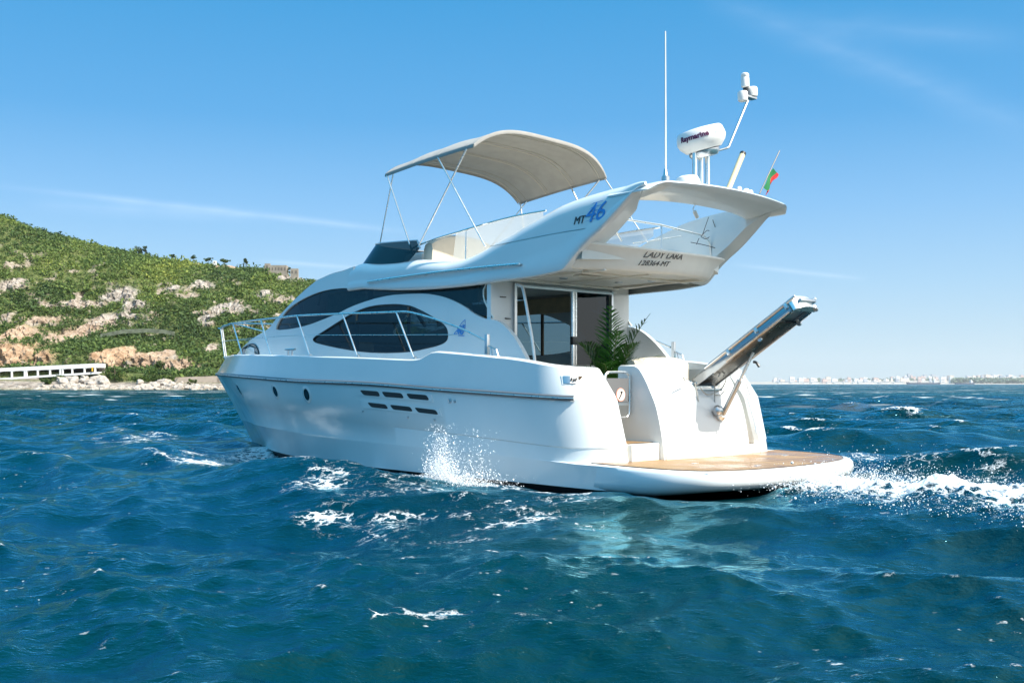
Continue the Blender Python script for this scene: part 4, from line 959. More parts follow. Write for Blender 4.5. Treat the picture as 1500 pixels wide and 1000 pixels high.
for fi, (dx, dy, hh, dr) in enumerate(fronds):
    V_, Q_, T_ = [], [], []
    pts = []
    for k in np.linspace(0, 1, 22):
        pts.append(Vector((dx * k ** 1.4 * .85, dy * k ** 1.4 * .85, .33 + hh * .98 * (k - dr * k ** 3 * .75))))
    _mbf = MB().tube(pts, [.012 * (1 - .8 * i / 21) for i in range(22)], 6); frond_o = _mbf.build('frond', stem_m, palm)
    for i in range(6, 22):
        k = i / 21; p = pts[i]; t = (pts[min(i + 1, 21)] - pts[i - 1]).normalized(); sd = t.cross(Vector((0, 0, 1))).normalized(); nn = sd.cross(t)
        for rep in (0, .5):
            pq = p - t * rep * .035
            for sg in (1, -1):
                ln = .26 * math.sin(math.pi * min(1, (k - .22) / .80 + .12)) ** .6 * (1 if k < .98 else .8) * rnd.uniform(.85, 1.1); d = (sd * sg * .8 + t * .85 + nn * .30 + Vector((rnd.gauss(0, .07), rnd.gauss(0, .07), rnd.gauss(0, .07)))).normalized(); d2 = (d - Vector((0, 0, .35))).normalized()
                w = t.cross(d).cross(d).normalized() * .009; o = len(V_); m1 = pq + d * ln * .5; m2 = m1 + d2 * ln * .5
                V_ += [pq - w * .4, pq + w * .4, m1 + w, m1 - w, m2 + w * .15, m2 - w * .15]; Q_ += [(o, o + 1, o + 2, o + 3), (o + 3, o + 2, o + 4, o + 5)]; tv = rnd.random() * .7 + .3 * (fi % 3 == 0); T_ += [tv] * 6
    fastmesh('frond_leaves', np.array([v[:] for v in V_]), np.array(Q_), palmleaf, frond_o, {'tint': np.array(T_)})

# ================================================================== SEA
def zplane(u, v, z=0.0): return on(u, v, 2, z)[:2]
nr1, nr2 = 820, 150
rr = np.concatenate([np.exp(np.linspace(math.log(2.4), math.log(260), nr1)), np.exp(np.linspace(math.log(260), math.log(14000), nr2 + 1))[1:]])
va = -YAW
an_f = np.linspace(-31, 31, 600); an_b = np.concatenate([np.linspace(31, 180, 76)[1:], np.linspace(-180, -31, 76)[1:-1]])
ang = np.radians(np.concatenate([an_f, an_b])) + va
RR, AA = np.meshgrid(rr, ang, indexing='ij')
X0 = CAM[0] + RR * np.cos(AA); Y0 = CAM[1] + RR * np.sin(AA)
Z0 = np.zeros_like(X0); DX = np.zeros_like(X0); DY = np.zeros_like(X0); JX = np.zeros_like(X0)
wr = np.random.default_rng(5); wind = math.atan2(*(-(DIR * .9 + RGT * .35))[1::-1])
nw = 120
lam = np.exp(wr.uniform(math.log(.16), math.log(8.0), nw)); lam = np.sort(lam)[::-1]
for i in range(nw):
    l_ = lam[i]; k_ = 2 * math.pi / l_; th = wind + wr.normal(0, .62 if l_ > 1.5 else .8); ph = wr.uniform(0, 2 * math.pi)
    amp = .0074 * (l_ ** .95 if l_ < 2 else 2 ** .95 * (l_ / 2) ** .62) * wr.uniform(.6, 1.3) * (1.25 if 1.4 < l_ < 5 else (.78 if .3 < l_ < 1.2 else 1))
    cut = np.clip((l_ / (.008 * RR + RR ** 2 * .00012) - 1.0) / 2.0, 0, 1)
    kx, ky = math.cos(th), math.sin(th)
    p = k_ * (kx * X0 + ky * Y0) + ph; s_n, c_n = np.sin(p), np.cos(p)
    Z0 += amp * cut * c_n; q = .85 * amp * cut; DX -= q * kx * s_n; DY -= q * ky * s_n; JX += q * k_ * c_n
# the boat flattens and lifts its own water
def gauss(cx, cy, ax_, ay_, rot=0.0):
    c, s = math.cos(rot), math.sin(rot); u = (X0 - cx) * c + (Y0 - cy) * s; v = -(X0 - cx) * s + (Y0 - cy) * c
    return np.exp(-(u / ax_) ** 2 - (v / ay_) ** 2)
sk_ = zplane(930, 790); slick = np.exp(-(((X0 - sk_[0]) * RGT[0] + (Y0 - sk_[1]) * RGT[1]) / 1.5) ** 2 - (((X0 - sk_[0]) * DIR[0] + (Y0 - sk_[1]) * DIR[1]) / 2.6) ** 2)
damp = (1 - .55 * gauss(5.5, 1.2, 7.5, 2.4)) * (1 - .45 * slick); Z0 *= damp
Z0 += .05 * gauss(11.0, 1.2, 2.0, .9, -.35) - .06 * gauss(1.0, 1.9, 3.0, 1.0)
nz_ = lambda a, b, s: np.sin(X0 * a * s + 1.3 * np.sin(Y0 * b * s * .7)) * np.sin(Y0 * b * s + 1.7 * np.sin(X0 * a * s * .6))
FO = np.zeros_like(X0)
jm = (RR > 12) & (RR < 90) & (np.abs(np.angle(np.exp(1j * (AA - va)))) < .5); j0, j1 = np.percentile(JX[jm], [95.0, 99.7]); crest = np.clip((JX - j0) / (j1 - j0), 0, 1)
FO += .80 * crest * sstep(RR, 10, 22) + .42 * crest * (1 - sstep(RR, 10, 22))
def blob(u, v, du, dv, st, rot=0.0, sea=0.0):
    global FO
    c = zplane(u, v); a = zplane(u + du, v); b = zplane(u, v + dv)
    la = np.linalg.norm(a - c); lb_ = np.linalg.norm(b - c); rt = math.atan2(RGT[1], RGT[0]) + rot
    FO = np.maximum(FO, min(.9, st * 1.06) * gauss(c[0], c[1], la * 1.15, lb_ * 1.35, rt) ** .8)
# bow wave, hull-side foam, stern wake
blob(330, 672, 50, 7, .90, .05); blob(385, 662, 45, 6, .85); blob(300, 666, 30, 4, .6)
blob(470, 722, 60, 9, .60); blob(560, 700, 70, 8, .72); blob(640, 706, 70, 7, 1.0); blob(690, 712, 40, 7, .8); blob(520, 735, 60, 6, .5); blob(590, 770, 40, 12, .42); blob(760, 730, 60, 10, .45); blob(700, 745, 80, 14, .42)
for u_, v_ in ((398, 656), (430, 664), (465, 672), (505, 681), (545, 688), (585, 694), (620, 699), (720, 709), (760, 715), (800, 720), (840, 726)): blob(u_, v_ + 3, 26, 4, .80)
for u_, v_, a_, b_ in ((440, 700, 50, 8), (520, 708, 60, 8), (600, 726, 70, 9), (680, 736, 70, 9), (760, 752, 70, 9), (830, 740, 60, 8), (470, 745, 50, 6), (560, 752, 60, 7), (660, 770, 60, 8), (730, 800, 50, 8), (600, 800, 40, 6)): blob(u_, v_, a_, b_, .55)
blob(620, 918, 50, 7, .62); blob(560, 928, 40, 5, .55); blob(770, 925, 40, 6, .40); blob(900, 770, 120, 30, .30); blob(1290, 672, 50, 5, .66); blob(1340, 684, 50, 4, .6); blob(1450, 696, 80, 4, .5); blob(210, 646, 60, 5, .55); blob(60, 800, 40, 7, .4); blob(160, 640, 30, 4, .5)
wyc = .15 + .24 * np.clip(-X0 - 1.8, 0, 4.5); wk = np.exp(-((Y0 - wyc + .12 * np.sin(X0 * .9)) / (.88 + .05 * np.abs(X0 + 2))) ** 2) * (1 / (1 + np.exp((X0 + 1.85) * 9))) * np.exp(-np.clip(-X0 - 2, 0, 99) / 30)
FO = np.maximum(FO, 1.2 * wk)
wn_ = (nz_(3.1, 2.3, 1) + nz_(6.3, 5.1, 1.1) * .6 + nz_(13, 11, 1) * .4)
wn2 = nz_(23, 19, 1.2); Z0 = Z0 * (1 - .6 * wk) + wk * (.20 + .075 * wn_ + .03 * wn2)
keep = 1 - .0 * RR
VX, VY = X0 + DX, Y0 + DY
nR, nA_ = X0.shape
V = np.stack([VX, VY, Z0], -1).reshape(-1, 3)
ii = np.arange(nR - 1)[:, None] * nA_; jj = np.arange(nA_)[None, :]; j2 = (jj + 1) % nA_
Q = np.stack([ii + jj, ii + nA_ + jj, ii + nA_ + j2, ii + j2], -1).reshape(-1, 4)
cen_i = len(V); V = np.concatenate([V, [[CAM[0], CAM[1], Z0[0].mean()]]])
Q2 = np.stack([np.full(nA_, cen_i), np.arange(nA_), (np.arange(nA_) + 1) % nA_, np.full(nA_, cen_i)], -1)
def sea_mat():
    m = bpy.data.materials.new('sea_water'); m.use_nodes = True; n = m.node_tree.nodes; l = m.node_tree.links; b = n['Principled BSDF']
    K = lambda op, a, c=None, d=None, clamp=False: fmath(op, a, c, d, nodes=n, links=l, clamp=clamp)
    t = n.new('ShaderNodeTexCoord'); at = n.new('ShaderNodeAttribute'); at.attribute_name = 'foam'
    def noise(sc, det=5, rough=.6, scale=(1, 1, 1)):
        mp = n.new('ShaderNodeMapping'); mp.vector_type = 'TEXTURE'; l.new(t.outputs['Object'], mp.inputs[0]); mp.inputs['Scale'].default_value = scale; mp.inputs['Rotation'].default_value = (0, 0, -.73 + .25 * math.sin(sc * 7))
        z = n.new('ShaderNodeTexNoise'); l.new(mp.outputs[0], z.inputs['Vector']); z.inputs['Scale'].default_value = sc; z.inputs['Detail'].default_value = det; z.inputs['Roughness'].default_value = rough; return z
    z1 = noise(2.6, 8, .68, (1, 1.7, 1)); z2 = noise(11, 5, .6)
    vo = n.new('ShaderNodeTexVoronoi'); vo.feature = 'DISTANCE_TO_EDGE'; vo.inputs['Scale'].default_value = 5.5
    wp = n.new('ShaderNodeVectorMath'); wp.operation = 'MULTIPLY_ADD'; l.new(z2.outputs['Color'], wp.inputs[0]); wp.inputs[1].default_value = (.25, .25, .25); l.new(t.outputs['Object'], wp.inputs[2]); l.new(wp.outputs[0], vo.inputs['Vector'])
    lace = K('SUBTRACT', 1.0, K('MULTIPLY', vo.outputs['Distance'], 5.0), clamp=True)
    s = K('ADD', K('MULTIPLY', z1.outputs[0], .9), K('MULTIPLY', lace, .25)); s = K('ADD', s, K('MULTIPLY', z2.outputs[0], .25))
    raw = K('ADD', K('MULTIPLY', at.outputs['Fac'], .98), K('SUBTRACT', K('MULTIPLY', K('SUBTRACT', s, .68), 1.75), .66))
    f1 = noise(15, 3, .6, (1, 1.5, 1)); f2 = noise(.85, 3, .6); fl1 = n.new('ShaderNodeMapRange'); l.new(f1.outputs[0], fl1.inputs[0]); fl1.inputs[1].default_value = .66; fl1.inputs[2].default_value = .73
    fl2 = n.new('ShaderNodeMapRange'); l.new(f2.outputs[0], fl2.inputs[0]); fl2.inputs[1].default_value = .54; fl2.inputs[2].default_value = .66
    fleck = K('MULTIPLY', fl1.outputs[0], fl2.outputs[0])
    wc1 = noise(.42, 4, .6, (1, 2.6, 1)); wc2 = noise(.035, 3, .6, (1, 2, 1)); af2 = n.new('ShaderNodeAttribute'); af2.attribute_name = 'veryfar'
    wcm = n.new('ShaderNodeMapRange'); l.new(K('ADD', wc1.outputs[0], K('MULTIPLY', K('SUBTRACT', wc2.outputs[0], .5), .35)), wcm.inputs[0]); wcm.inputs[1].default_value = .605; wcm.inputs[2].default_value = .67
    fleck = K('MAXIMUM', fleck, K('MULTIPLY', K('MULTIPLY', wcm.outputs[0], af2.outputs['Fac']), .9))
    ff = n.new('ShaderNodeMapRange'); l.new(raw, ff.inputs[0]); ff.inputs[1].default_value = -.10; ff.inputs[2].default_value = .36; ff.interpolation_type = 'SMOOTHSTEP'
    big = noise(.11, 3); cr = n.new('ShaderNodeValToRGB'); l.new(big.outputs[0], cr.inputs[0])
    cr.color_ramp.elements[0].position = .35; cr.color_ramp.elements[0].color = (.0001, .016, .026, 1); cr.color_ramp.elements[1].position = .65; cr.color_ramp.elements[1].color = (.0001, .020, .022, 1)
    b.inputs['Roughness'].default_value = .06; b.inputs['IOR'].default_value = 1.333; b.inputs['Specular IOR Level'].default_value = 0.0
    l.new(cr.outputs[0], b.inputs['Base Color'])
    r1 = noise(7, 5, .65, (1, 1.8, 1)); r2 = noise(26, 4, .6, (1, 2.6, 1)); r3 = noise(1.1, 4, .6, (1, 1.6, 1)); af = n.new('ShaderNodeAttribute'); af.attribute_name = 'far'
    h = K('ADD', K('ADD', K('MULTIPLY', r1.outputs[0], .033), K('MULTIPLY', r2.outputs[0], .012)), K('MULTIPLY', K('MULTIPLY', r3.outputs[0], af.outputs['Fac']), .95))
    asl = n.new('ShaderNodeAttribute'); asl.attribute_name = 'slick'; h = K('MULTIPLY', h, K('SUBTRACT', 1.0, K('MULTIPLY', asl.outputs['Fac'], .6)))
    bp = n.new('ShaderNodeBump'); bp.inputs['Strength'].default_value = .85; bp.inputs['Distance'].default_value = 1.0; l.new(h, bp.inputs['Height']); l.new(bp.outputs[0], b.inputs['Normal'])
    gz = noise(.055, 5, .65, (1, 7, 1)); gz2 = noise(.5, 4, .65, (1, 3, 1)); gm = n.new('ShaderNodeMapRange'); l.new(K('ADD', K('MULTIPLY', gz.outputs[0], .5), K('MULTIPLY', gz2.outputs[0], .5)), gm.inputs[0]); gm.inputs[1].default_value = .38; gm.inputs[2].default_value = .62; gm.inputs[3].default_value = .45; gm.inputs[4].default_value = 1.25
    gust = K('ADD', K('MULTIPLY', K('SUBTRACT', gm.outputs[0], 1.0), af.outputs['Fac']), 1.0)
    gg = n.new('ShaderNodeBsdfGlossy'); gg.inputs['Color'].default_value = (.36, .83, 1, 1); gg.inputs['Roughness'].default_value = .07; l.new(bp.outputs[0], gg.inputs['Normal'])
    fn = n.new('ShaderNodeFresnel'); fn.inputs['IOR'].default_value = 1.333; l.new(bp.outputs[0], fn.inputs['Normal'])
    wm = n.new('ShaderNodeMixShader'); l.new(K('MULTIPLY', K('MULTIPLY', fn.outputs[0], 1.15), gust, clamp=True), wm.inputs[0]); l.new(b.outputs[0], wm.inputs[1]); l.new(gg.outputs[0], wm.inputs[2])
    fo = n.new('ShaderNodeBsdfPrincipled'); fo.inputs['Base Color'].default_value = (.78, .82, .84, 1); fo.inputs['Roughness'].default_value = .75
    fbp = n.new('ShaderNodeBump'); fbp.inputs['Strength'].default_value = .7; fbp.inputs['Distance'].default_value = .06; l.new(s, fbp.inputs['Height']); l.new(fbp.outputs[0], fo.inputs['Normal'])
    x = n.new('ShaderNodeMixShader'); l.new(K('MAXIMUM', ff.outputs[0], fleck), x.inputs[0]); l.new(wm.outputs[0], x.inputs[1]); l.new(fo.outputs[0], x.inputs[2]); l.new(x.outputs[0], n['Material Output'].inputs[0])
    return m
seam = sea_mat()
sea = fastmesh('sea', V, Q, seam, None, {'foam': np.append(FO.ravel(), 0), 'slick': np.append(slick.ravel(), 0), 'veryfar': np.append(sstep(RR, 45, 110).ravel(), 0), 'far': np.append(sstep(RR, 7, 70).ravel(), 0)}, True); tag(sea, 'choppy teal blue sea with white foam around the yacht', 'sea', kind='structure')

# spray thrown up at the hull side and along the stern wake
foamw = mat('spray_water', (.85, .88, .90), .35)
def droplets(name, P, R_, label):
    t = (1 + 5 ** .5) / 2
    iv = np.array([(-1, t, 0), (1, t, 0), (-1, -t, 0), (1, -t, 0), (0, -1, t), (0, 1, t), (0, -1, -t), (0, 1, -t), (t, 0, -1), (t, 0, 1), (-t, 0, -1), (-t, 0, 1)]) / math.hypot(1, t)
    it = np.array([(0, 11, 5), (0, 5, 1), (0, 1, 7), (0, 7, 10), (0, 10, 11), (1, 5, 9), (5, 11, 4), (11, 10, 2), (10, 7, 6), (7, 1, 8), (3, 9, 4), (3, 4, 2), (3, 2, 6), (3, 6, 8), (3, 8, 9), (4, 9, 5), (2, 4, 11), (6, 2, 10), (8, 6, 7), (9, 8, 1)])
    n = len(P); st = RNG.uniform(.7, 1.5, (n, 1, 3)); VV = (iv[None] * R_[:, None, None] * st + P[:, None]).reshape(-1, 3); TT = (it[None] + 12 * np.arange(n)[:, None, None]).reshape(-1, 3)
    o = fastmesh(name, VV, TT, foamw, None, None, True); tag(o, label, 'spray', kind='stuff'); return o
P = []; Rr = []
for k in range(16000):
    h = RNG.exponential(.24); h = min(h, 1.0); u = 645 + RNG.normal(0, 11 + 14 * (h < .2)) + (RNG.random() < .22) * RNG.uniform(0, 70); v = 708 - h * 92 * RNG.uniform(.6, 1.0)
    p = on(u, v + 4, 1, 2.72 + RNG.normal(0, .16)); P.append(p); Rr.append(RNG.exponential(.0017) + .0013)
droplets('spray_plume', np.array(P), np.array(Rr), 'white spray plume thrown up beside the hull')
P = []; Rr = []
for k in range(17000):
    x = -1.9 - RNG.exponential(2.6); y = RNG.normal(.15 + .24 * min(max(-x - 1.8, 0), 4.5), .52 + .03 * abs(x)); z = .16 + RNG.exponential(.07) * math.exp(-abs(x + 2) / 8); P.append((x, y, z)); Rr.append(RNG.exponential(.0018) + .0014)
droplets('wake_spray', np.array(P), np.array(Rr), 'white churned spray along the stern wake')

# ================================================================== HEADLAND on the left
# local frame: p = metres to the right, q = metres inland, measured from the sea in front of it
DEP = 226.0
def hw(p, q, z): return CAM * [1, 1, 0] + RGT * p + DIR * (DEP + q) + UP * z
rz = pchip([-215, -170, -147, -128, -110, -95, -82, -70, -62, -55, -48, -36, -20, 0, 20], [62, 55, 48.5, 43.5, 39.6, 37.6, 36.4, 34.4, 32.6, 30.6, 27, 21, 13, 5, 0])
pf = pchip([-6, 0, 2, 9, 10.5, 20, 23, 34, 37, 55, 75, 100, 130, 180], [-.06, 0.0, .02, .045, .085, .10, .175, .27, .30, .56, .83, 1.0, .96, .7])
def vnoise(x, y, seed):
    g = np.random.default_rng(seed).random((128, 128)); xi, yi = np.floor(x).astype(int), np.floor(y).astype(int); fx2, fy2 = x - xi, y - yi
    fx2 = fx2 * fx2 * (3 - 2 * fx2); fy2 = fy2 * fy2 * (3 - 2 * fy2); G_ = lambda a, b: g[a % 128, b % 128]
    return (G_(xi, yi) * (1 - fx2) + G_(xi + 1, yi) * fx2) * (1 - fy2) + (G_(xi, yi + 1) * (1 - fx2) + G_(xi + 1, yi + 1) * fx2) * fy2
def fbm(x, y, seed, oc=5):
    s = 0; a = .5
    for o in range(oc): s = s + a * vnoise(x * 2 ** o, y * 2 ** o, seed + o); a *= .5
    return s
def terr0(p, q):
    ps = p * (300 / (DEP + 74)) * (DEP + 100) / (DEP + np.clip(q, 0, 130)) 
    b = rz(ps) * pf(q)
    hn = (fbm(p / 22, q / 22, 3, 5) - .5) * 7 * sstep(q, 20, 45) * sstep(rz(ps), 2, 15)
    return b + hn * (1 - .75 * sstep(q, 80, 100))
_q = np.linspace(-4, 105, 1200)
def landhit(u, v):
    tq = DEP + _q; p = (u - 750) / FPX * tq; z = CAM[2] + (HZ - v) / FPX * tq
    d = terr0(p, _q) - z; k = np.where(d > 0)[0]
    k = k[0] if len(k) else np.argmax(d)
    return p[k], _q[k], float(terr0(np.array([p[k]]), np.array([_q[k]]))[0])
rocks_px = [(178, 432, 34, 15, 0), (205, 448, 26, 14, 0), (250, 424, 16, 7, 0), (298, 418, 22, 8, 0), (388, 429, 20, 8, 0), (340, 452, 24, 9, 0), (300, 470, 12, 10, 0), (410, 462, 14, 7, 0), (445, 410, 16, 9, 0), (425, 405, 9, 8, 0), (120, 445, 40, 5, .2), (190, 464, 40, 6, .1), (20, 418, 16, 8, .1), (60, 470, 40, 9, .5), (20, 490, 45, 18, .8), (110, 490, 32, 12, .6), (20, 520, 48, 17, 1), (60, 525, 22, 14, 1), (168, 522, 27, 12, 1), (220, 530, 26, 9, .75), (262, 535, 28, 9, .7), (240, 522, 18, 7, .6), (345, 392, 20, 3, .7), (300, 388, 12, 2, .6), (150, 470, 25, 6, .3), (310, 510, 12, 6, .2)]
P_ = np.linspace(-200, 22, 620); Q_ = np.concatenate([np.linspace(-5, 60, 210), np.linspace(60, 112, 100)[1:], np.linspace(114, 180, 14)])
PP, QQ = np.meshgrid(P_, Q_, indexing='ij'); ZZ = terr0(PP, QQ)
RK = np.zeros_like(PP); OC = np.zeros_like(PP)
dn = (fbm(PP / 7, ZZ / 4, 21, 4) - .47) * 1.9
for (u, v, du, dv, oc) in rocks_px:
    p, q, z = landhit(u, v); s = (DEP + q) / FPX
    g = 1.25 - np.sqrt(((PP - p) / (du * s)) ** 2 + ((ZZ - z) / (dv * s + .3)) ** 2) + dn
    g = np.clip(g * 1.6, 0, 1) * (abs(QQ - q) < 22); OC = np.where(g > RK, oc, OC); RK = np.maximum(RK, g)
sp_ = np.clip((fbm(PP / 3.2, ZZ / 1.8, 44, 5) - .58) * 9, 0, 1) * sstep(QQ, 8, 20) * .9 * (1 - sstep(QQ, 62, 82)); OC = np.where(sp_ > RK, .25, OC); RK = np.maximum(RK, sp_)
rid = 1 - 2 * abs(fbm(PP / 3.2 + ZZ / 9, ZZ / 5, 61, 5) - .5); fine = 1 - 2 * abs(fbm(PP / 1.1, ZZ / 1.6, 81, 4) - .5)
LIFT = RK * ((rid - .75) * 3.4 + (fine - .75) * 2.6) - (1 - RK) * .1
shore = (QQ > -2) & (QQ < 10); ZZ2 = ZZ + np.where(shore, 0, LIFT * .45); QQ2 = QQ - np.where(shore, 0, LIFT * 1.0)
strand = np.clip(1 - abs(QQ - 4) / 5.5, 0, 1); OC = np.where(strand > RK, .15, OC); RK = np.maximum(RK, np.clip(strand * 2, 0, 1)); 
V = (CAM * [1, 1, 0])[None, None] + RGT * PP[..., None] + DIR * (DEP + QQ2)[..., None] + UP * ZZ2[..., None]
nP, nQ = PP.shape; ii = np.arange(nP - 1)[:, None] * nQ; jj = np.arange(nQ - 1)[None]
Qd = np.stack([ii + jj, ii + nQ + jj, ii + nQ + jj + 1, ii + jj + 1], -1).reshape(-1, 4)
def land_mat():
    m = bpy.data.materials.new('hillside_ground'); m.use_nodes = True; n = m.node_tree.nodes; l = m.node_tree.links; b = n['Principled BSDF']; b.inputs['Roughness'].default_value = .95; b.inputs['Specular IOR Level'].default_value = .1
    t = n.new('ShaderNodeTexCoord'); a1 = n.new('ShaderNodeAttribute'); a1.attribute_name = 'rock'; a2 = n.new('ShaderNodeAttribute'); a2.attribute_name = 'ochre'
    def noise(sc, det=6, scl=(1, 1, 1)):
        mp = n.new('ShaderNodeMapping'); l.new(t.outputs['Object'], mp.inputs[0]); mp.inputs['Scale'].default_value = scl
        z = n.new('ShaderNodeTexNoise'); l.new(mp.outputs[0], z.inputs['Vector']); z.inputs['Scale'].default_value = sc; z.inputs['Detail'].default_value = det; return z
    def ramp(src, cs):
        c = n.new('ShaderNodeValToRGB'); l.new(src, c.inputs[0]); c.color_ramp.elements[0].position = .3; c.color_ramp.elements[1].position = .7; c.color_ramp.elements[0].color = (*cs[0], 1); c.color_ramp.elements[1].color = (*cs[1], 1); return c.outputs[0]
    def mix(f, a, c):
        x = n.new('ShaderNodeMixRGB'); l.new(f, x.inputs[0]); l.new(a, x.inputs[1]); l.new(c, x.inputs[2]); return x.outputs[0]
    zz = noise(.5); z3 = noise(.16, 5); soilc = ramp(zz.outputs[0], ((.06, .09, .026), (.15, .165, .06)))
    grey = ramp(noise(.8, 8, (1, 1, .6)).outputs[0], ((.12, .105, .09), (.52, .47, .42))); och = ramp(noise(.35, 8).outputs[0], ((.25, .15, .085), (.58, .43, .30)))
    l.new(mix(a1.outputs['Fac'], soilc, mix(a2.outputs['Fac'], grey, och)), b.inputs['Base Color'])
    bp = n.new('ShaderNodeBump'); bp.inputs['Strength'].default_value = 1.0; bp.inputs['Distance'].default_value = 1.1; l.new(noise(1.3, 8).outputs[0], bp.inputs['Height']); l.new(bp.outputs[0], b.inputs['Normal'])
    return m
hill = fastmesh('hillside', V.reshape(-1, 3), Qd, land_mat(), None, {'rock': RK.ravel(), 'ochre': OC.ravel()}, False); tag(hill, 'green rocky headland rising from the sea with grey and orange cliffs', 'hillside', kind='structure')
# scrub: leaf clumps all over the slopes
def leafcloud(C, R_, per, leaf, tint, flat=.75, rng=RNG):
    n = len(C); idx = np.repeat(np.arange(n), per); d = rng.normal(size=(n * per, 3)); d /= np.linalg.norm(d, axis=1)[:, None]
    rad_ = rng.uniform(.45, 1.0, (n * per, 1)) ** .6; P = C[idx] + d * rad_ * R_[idx][:, None] * np.array([1, 1, flat])
    a = rng.normal(size=(n * per, 3)) + d * .6; a /= np.linalg.norm(a, axis=1)[:, None]; b = np.cross(a, rng.normal(size=(n * per, 3))); b /= np.linalg.norm(b, axis=1)[:, None]; c = np.cross(a, b)
    s = (leaf * (R_[idx] ** .6) * rng.uniform(.6, 1.3, n * per))[:, None]
    VV = np.stack([P - b * s - c * s * .6, P + b * s - c * s * .5, P + b * s * .8 + c * s * .6, P - b * s * .7 + c * s * .7], 1).reshape(-1, 3)
    T = np.repeat(np.clip(tint[idx] + rng.normal(0, .06, n * per), 0, 1), 4)
    return VV, np.arange(n * per * 4).reshape(-1, 4), T
scrubm = leafmat('scrub_leaf', [(.045, .080, .026), (.085, .14, .036), (.15, .21, .045), (.28, .31, .06)], .25, .7)
n0 = 75000; ip = RNG.integers(0, nP, n0); iq = RNG.integers(28, 300, n0)
rk = RK[ip, iq]; den = vnoise(PP[ip, iq] / 6, ZZ[ip, iq] / 4, 91)
keep_ = (RNG.random(n0) > rk * 1.15) & (QQ[ip, iq] > 9.5) & (ZZ[ip, iq] > 1.2) & (RNG.random(n0) < .45 + .55 * den)
bay = (PP[ip, iq] < -82) & (QQ[ip, iq] < 14)
keep_ &= ~bay
ip, iq = ip[keep_], iq[keep_]; C = V[ip, iq]; n1 = len(C)
Rs = .22 + RNG.gamma(1.5, .26, n1); Rs = np.clip(Rs, .22, 2.0); C = C + UP * (Rs * .35)[:, None]
ti = .15 + .62 * vnoise(PP[ip, iq] / 14, ZZ[ip, iq] / 8, 95) * (0.6 + .6 * sstep(QQ[ip, iq], 45, 85)) + RNG.normal(0, .13, n1)
VV, QV, TV = leafcloud(C, Rs, 16, .26, np.clip(ti, 0, 1))
scr = fastmesh('hillside_scrub', VV, QV, scrubm, None, {'tint': TV}); tag(scr, 'dense green scrub covering the rocky headland', 'scrub', kind='stuff')

# trees one can tell apart
barkm = mat('bark', (.09, .065, .045), .9)
treem = leafmat('tree_leaf', [(.014, .034, .012), (.032, .062, .018), (.07, .11, .025)], .15, .7)
bushm = leafmat('bush_leaf', [(.02, .045, .010), (.045, .085, .014), (.09, .14, .022)], .2, .7)
def tree(u, v, wpx, hpx, m, label, cat='tree', name='shore_tree', group=None, q=None):
    if q is None: p, q, z = landhit(u, v)
    else: p = (u - 750) / FPX * (DEP + q); z = CAM[2] + (HZ - v) / FPX * (DEP + q)
    s = (DEP + q) / FPX; w, h = wpx * s, hpx * s; o = hw(p, q - .3, z)
    root = empty(name, o); tag(root, label, cat, group)
    tr = MB().tube([(0, 0, -.5), (.05 * w, 0, h * .3), (-.03 * w, .02 * w, h * .6), (.04 * w, 0, h * .85)], [max(.05 * h, .08), .035 * h, .025 * h, .01 * h], 7)
    for k in range(5):
        a = rnd.uniform(0, 6.28); tr.tube([(0, 0, h * (.25 + .09 * k)), (math.cos(a) * w * .3, math.sin(a) * w * .3, h * (.5 + .09 * k))], [.02 * h, .008 * h], 5)
    tr.build('trunk', barkm, root)
    nb = 16; cc = np.stack([RNG.normal(0, .24, nb) * w, RNG.normal(0, .24, nb) * w, h * np.clip(RNG.normal(.50, .22, nb), .12, .92)], 1)
    VV, QV, TV = leafcloud(cc, np.full(nb, .20 * (w * .6 + h * .4)) * RNG.uniform(.6, 1.2, nb), 46, .20, RNG.uniform(.1, .9, nb))
    fastmesh('crown', VV, QV, m, root, {'tint': TV})
tree(204, 372, 14, 11, treem, 'dark dome-shaped tree on the hill ridge, left of the ridge path', name='ridge_tree', q=97)
tree(213, 371, 5, 12, treem, 'slim dark tree on the ridge touching the dome-shaped one', name='ridge_tree', q=97)
tree(253, 377.5, 7, 6, treem, 'small round dark tree above the bare patch on the ridge', name='ridge_tree', q=97)
tree(284, 380, 8, 6, bushm, 'light green round bush alone on the ridge skyline', 'bush', 'ridge_bush', q=97)
tree(330, 385, 15, 5, bushm, 'wide low bush on the ridge right of the small white hut', 'bush', 'ridge_bush', q=97)
tree(306, 382, 14, 4, bushm, 'wide low bush on the ridge left of the small white hut', 'bush', 'ridge_bush', q=97)
tree(361, 388, 9, 10, treem, 'dark pine at the end of the ridge before the ruined building', name='ridge_tree', q=97)
tree(420, 404, 14, 12, treem, 'dark leafy tree growing in front of the ruined building', name='ridge_tree', q=93)
tree(169, 558, 30, 22, bushm, 'large dark green tree on the shore right of the white arcade', name='shore_tree')
tree(150, 546, 16, 14, bushm, 'green tree behind the right end of the white arcade', name='shore_tree', q=17)
tree(236, 545, 14, 18, bushm, 'bushy tree standing in front of the pale orange bank', name='shore_tree', q=16)
tree(289, 548, 12, 9, bushm, 'round bush behind the right stretch of sea wall', 'bush', 'shore_bush', q=14)
tree(283, 563, 14, 8, bushm, 'low green bush in front of the right stretch of sea wall', 'bush', 'shore_bush')
tree(70, 562, 20, 8, bushm, 'low green bush at the foot of the arcade wall', 'bush', 'shore_bush')
tree(90, 557, 22, 9, bushm, 'spreading green bush under the white arcade columns', 'bush', 'shore_bush')
tree(205, 560, 30, 8, bushm, 'long low green bush on the bank beside the large shore tree', 'bush', 'shore_bush')
tree(240, 559, 26, 9, bushm, 'broad green bush on the bank above the shore boulders', 'bush', 'shore_bush')

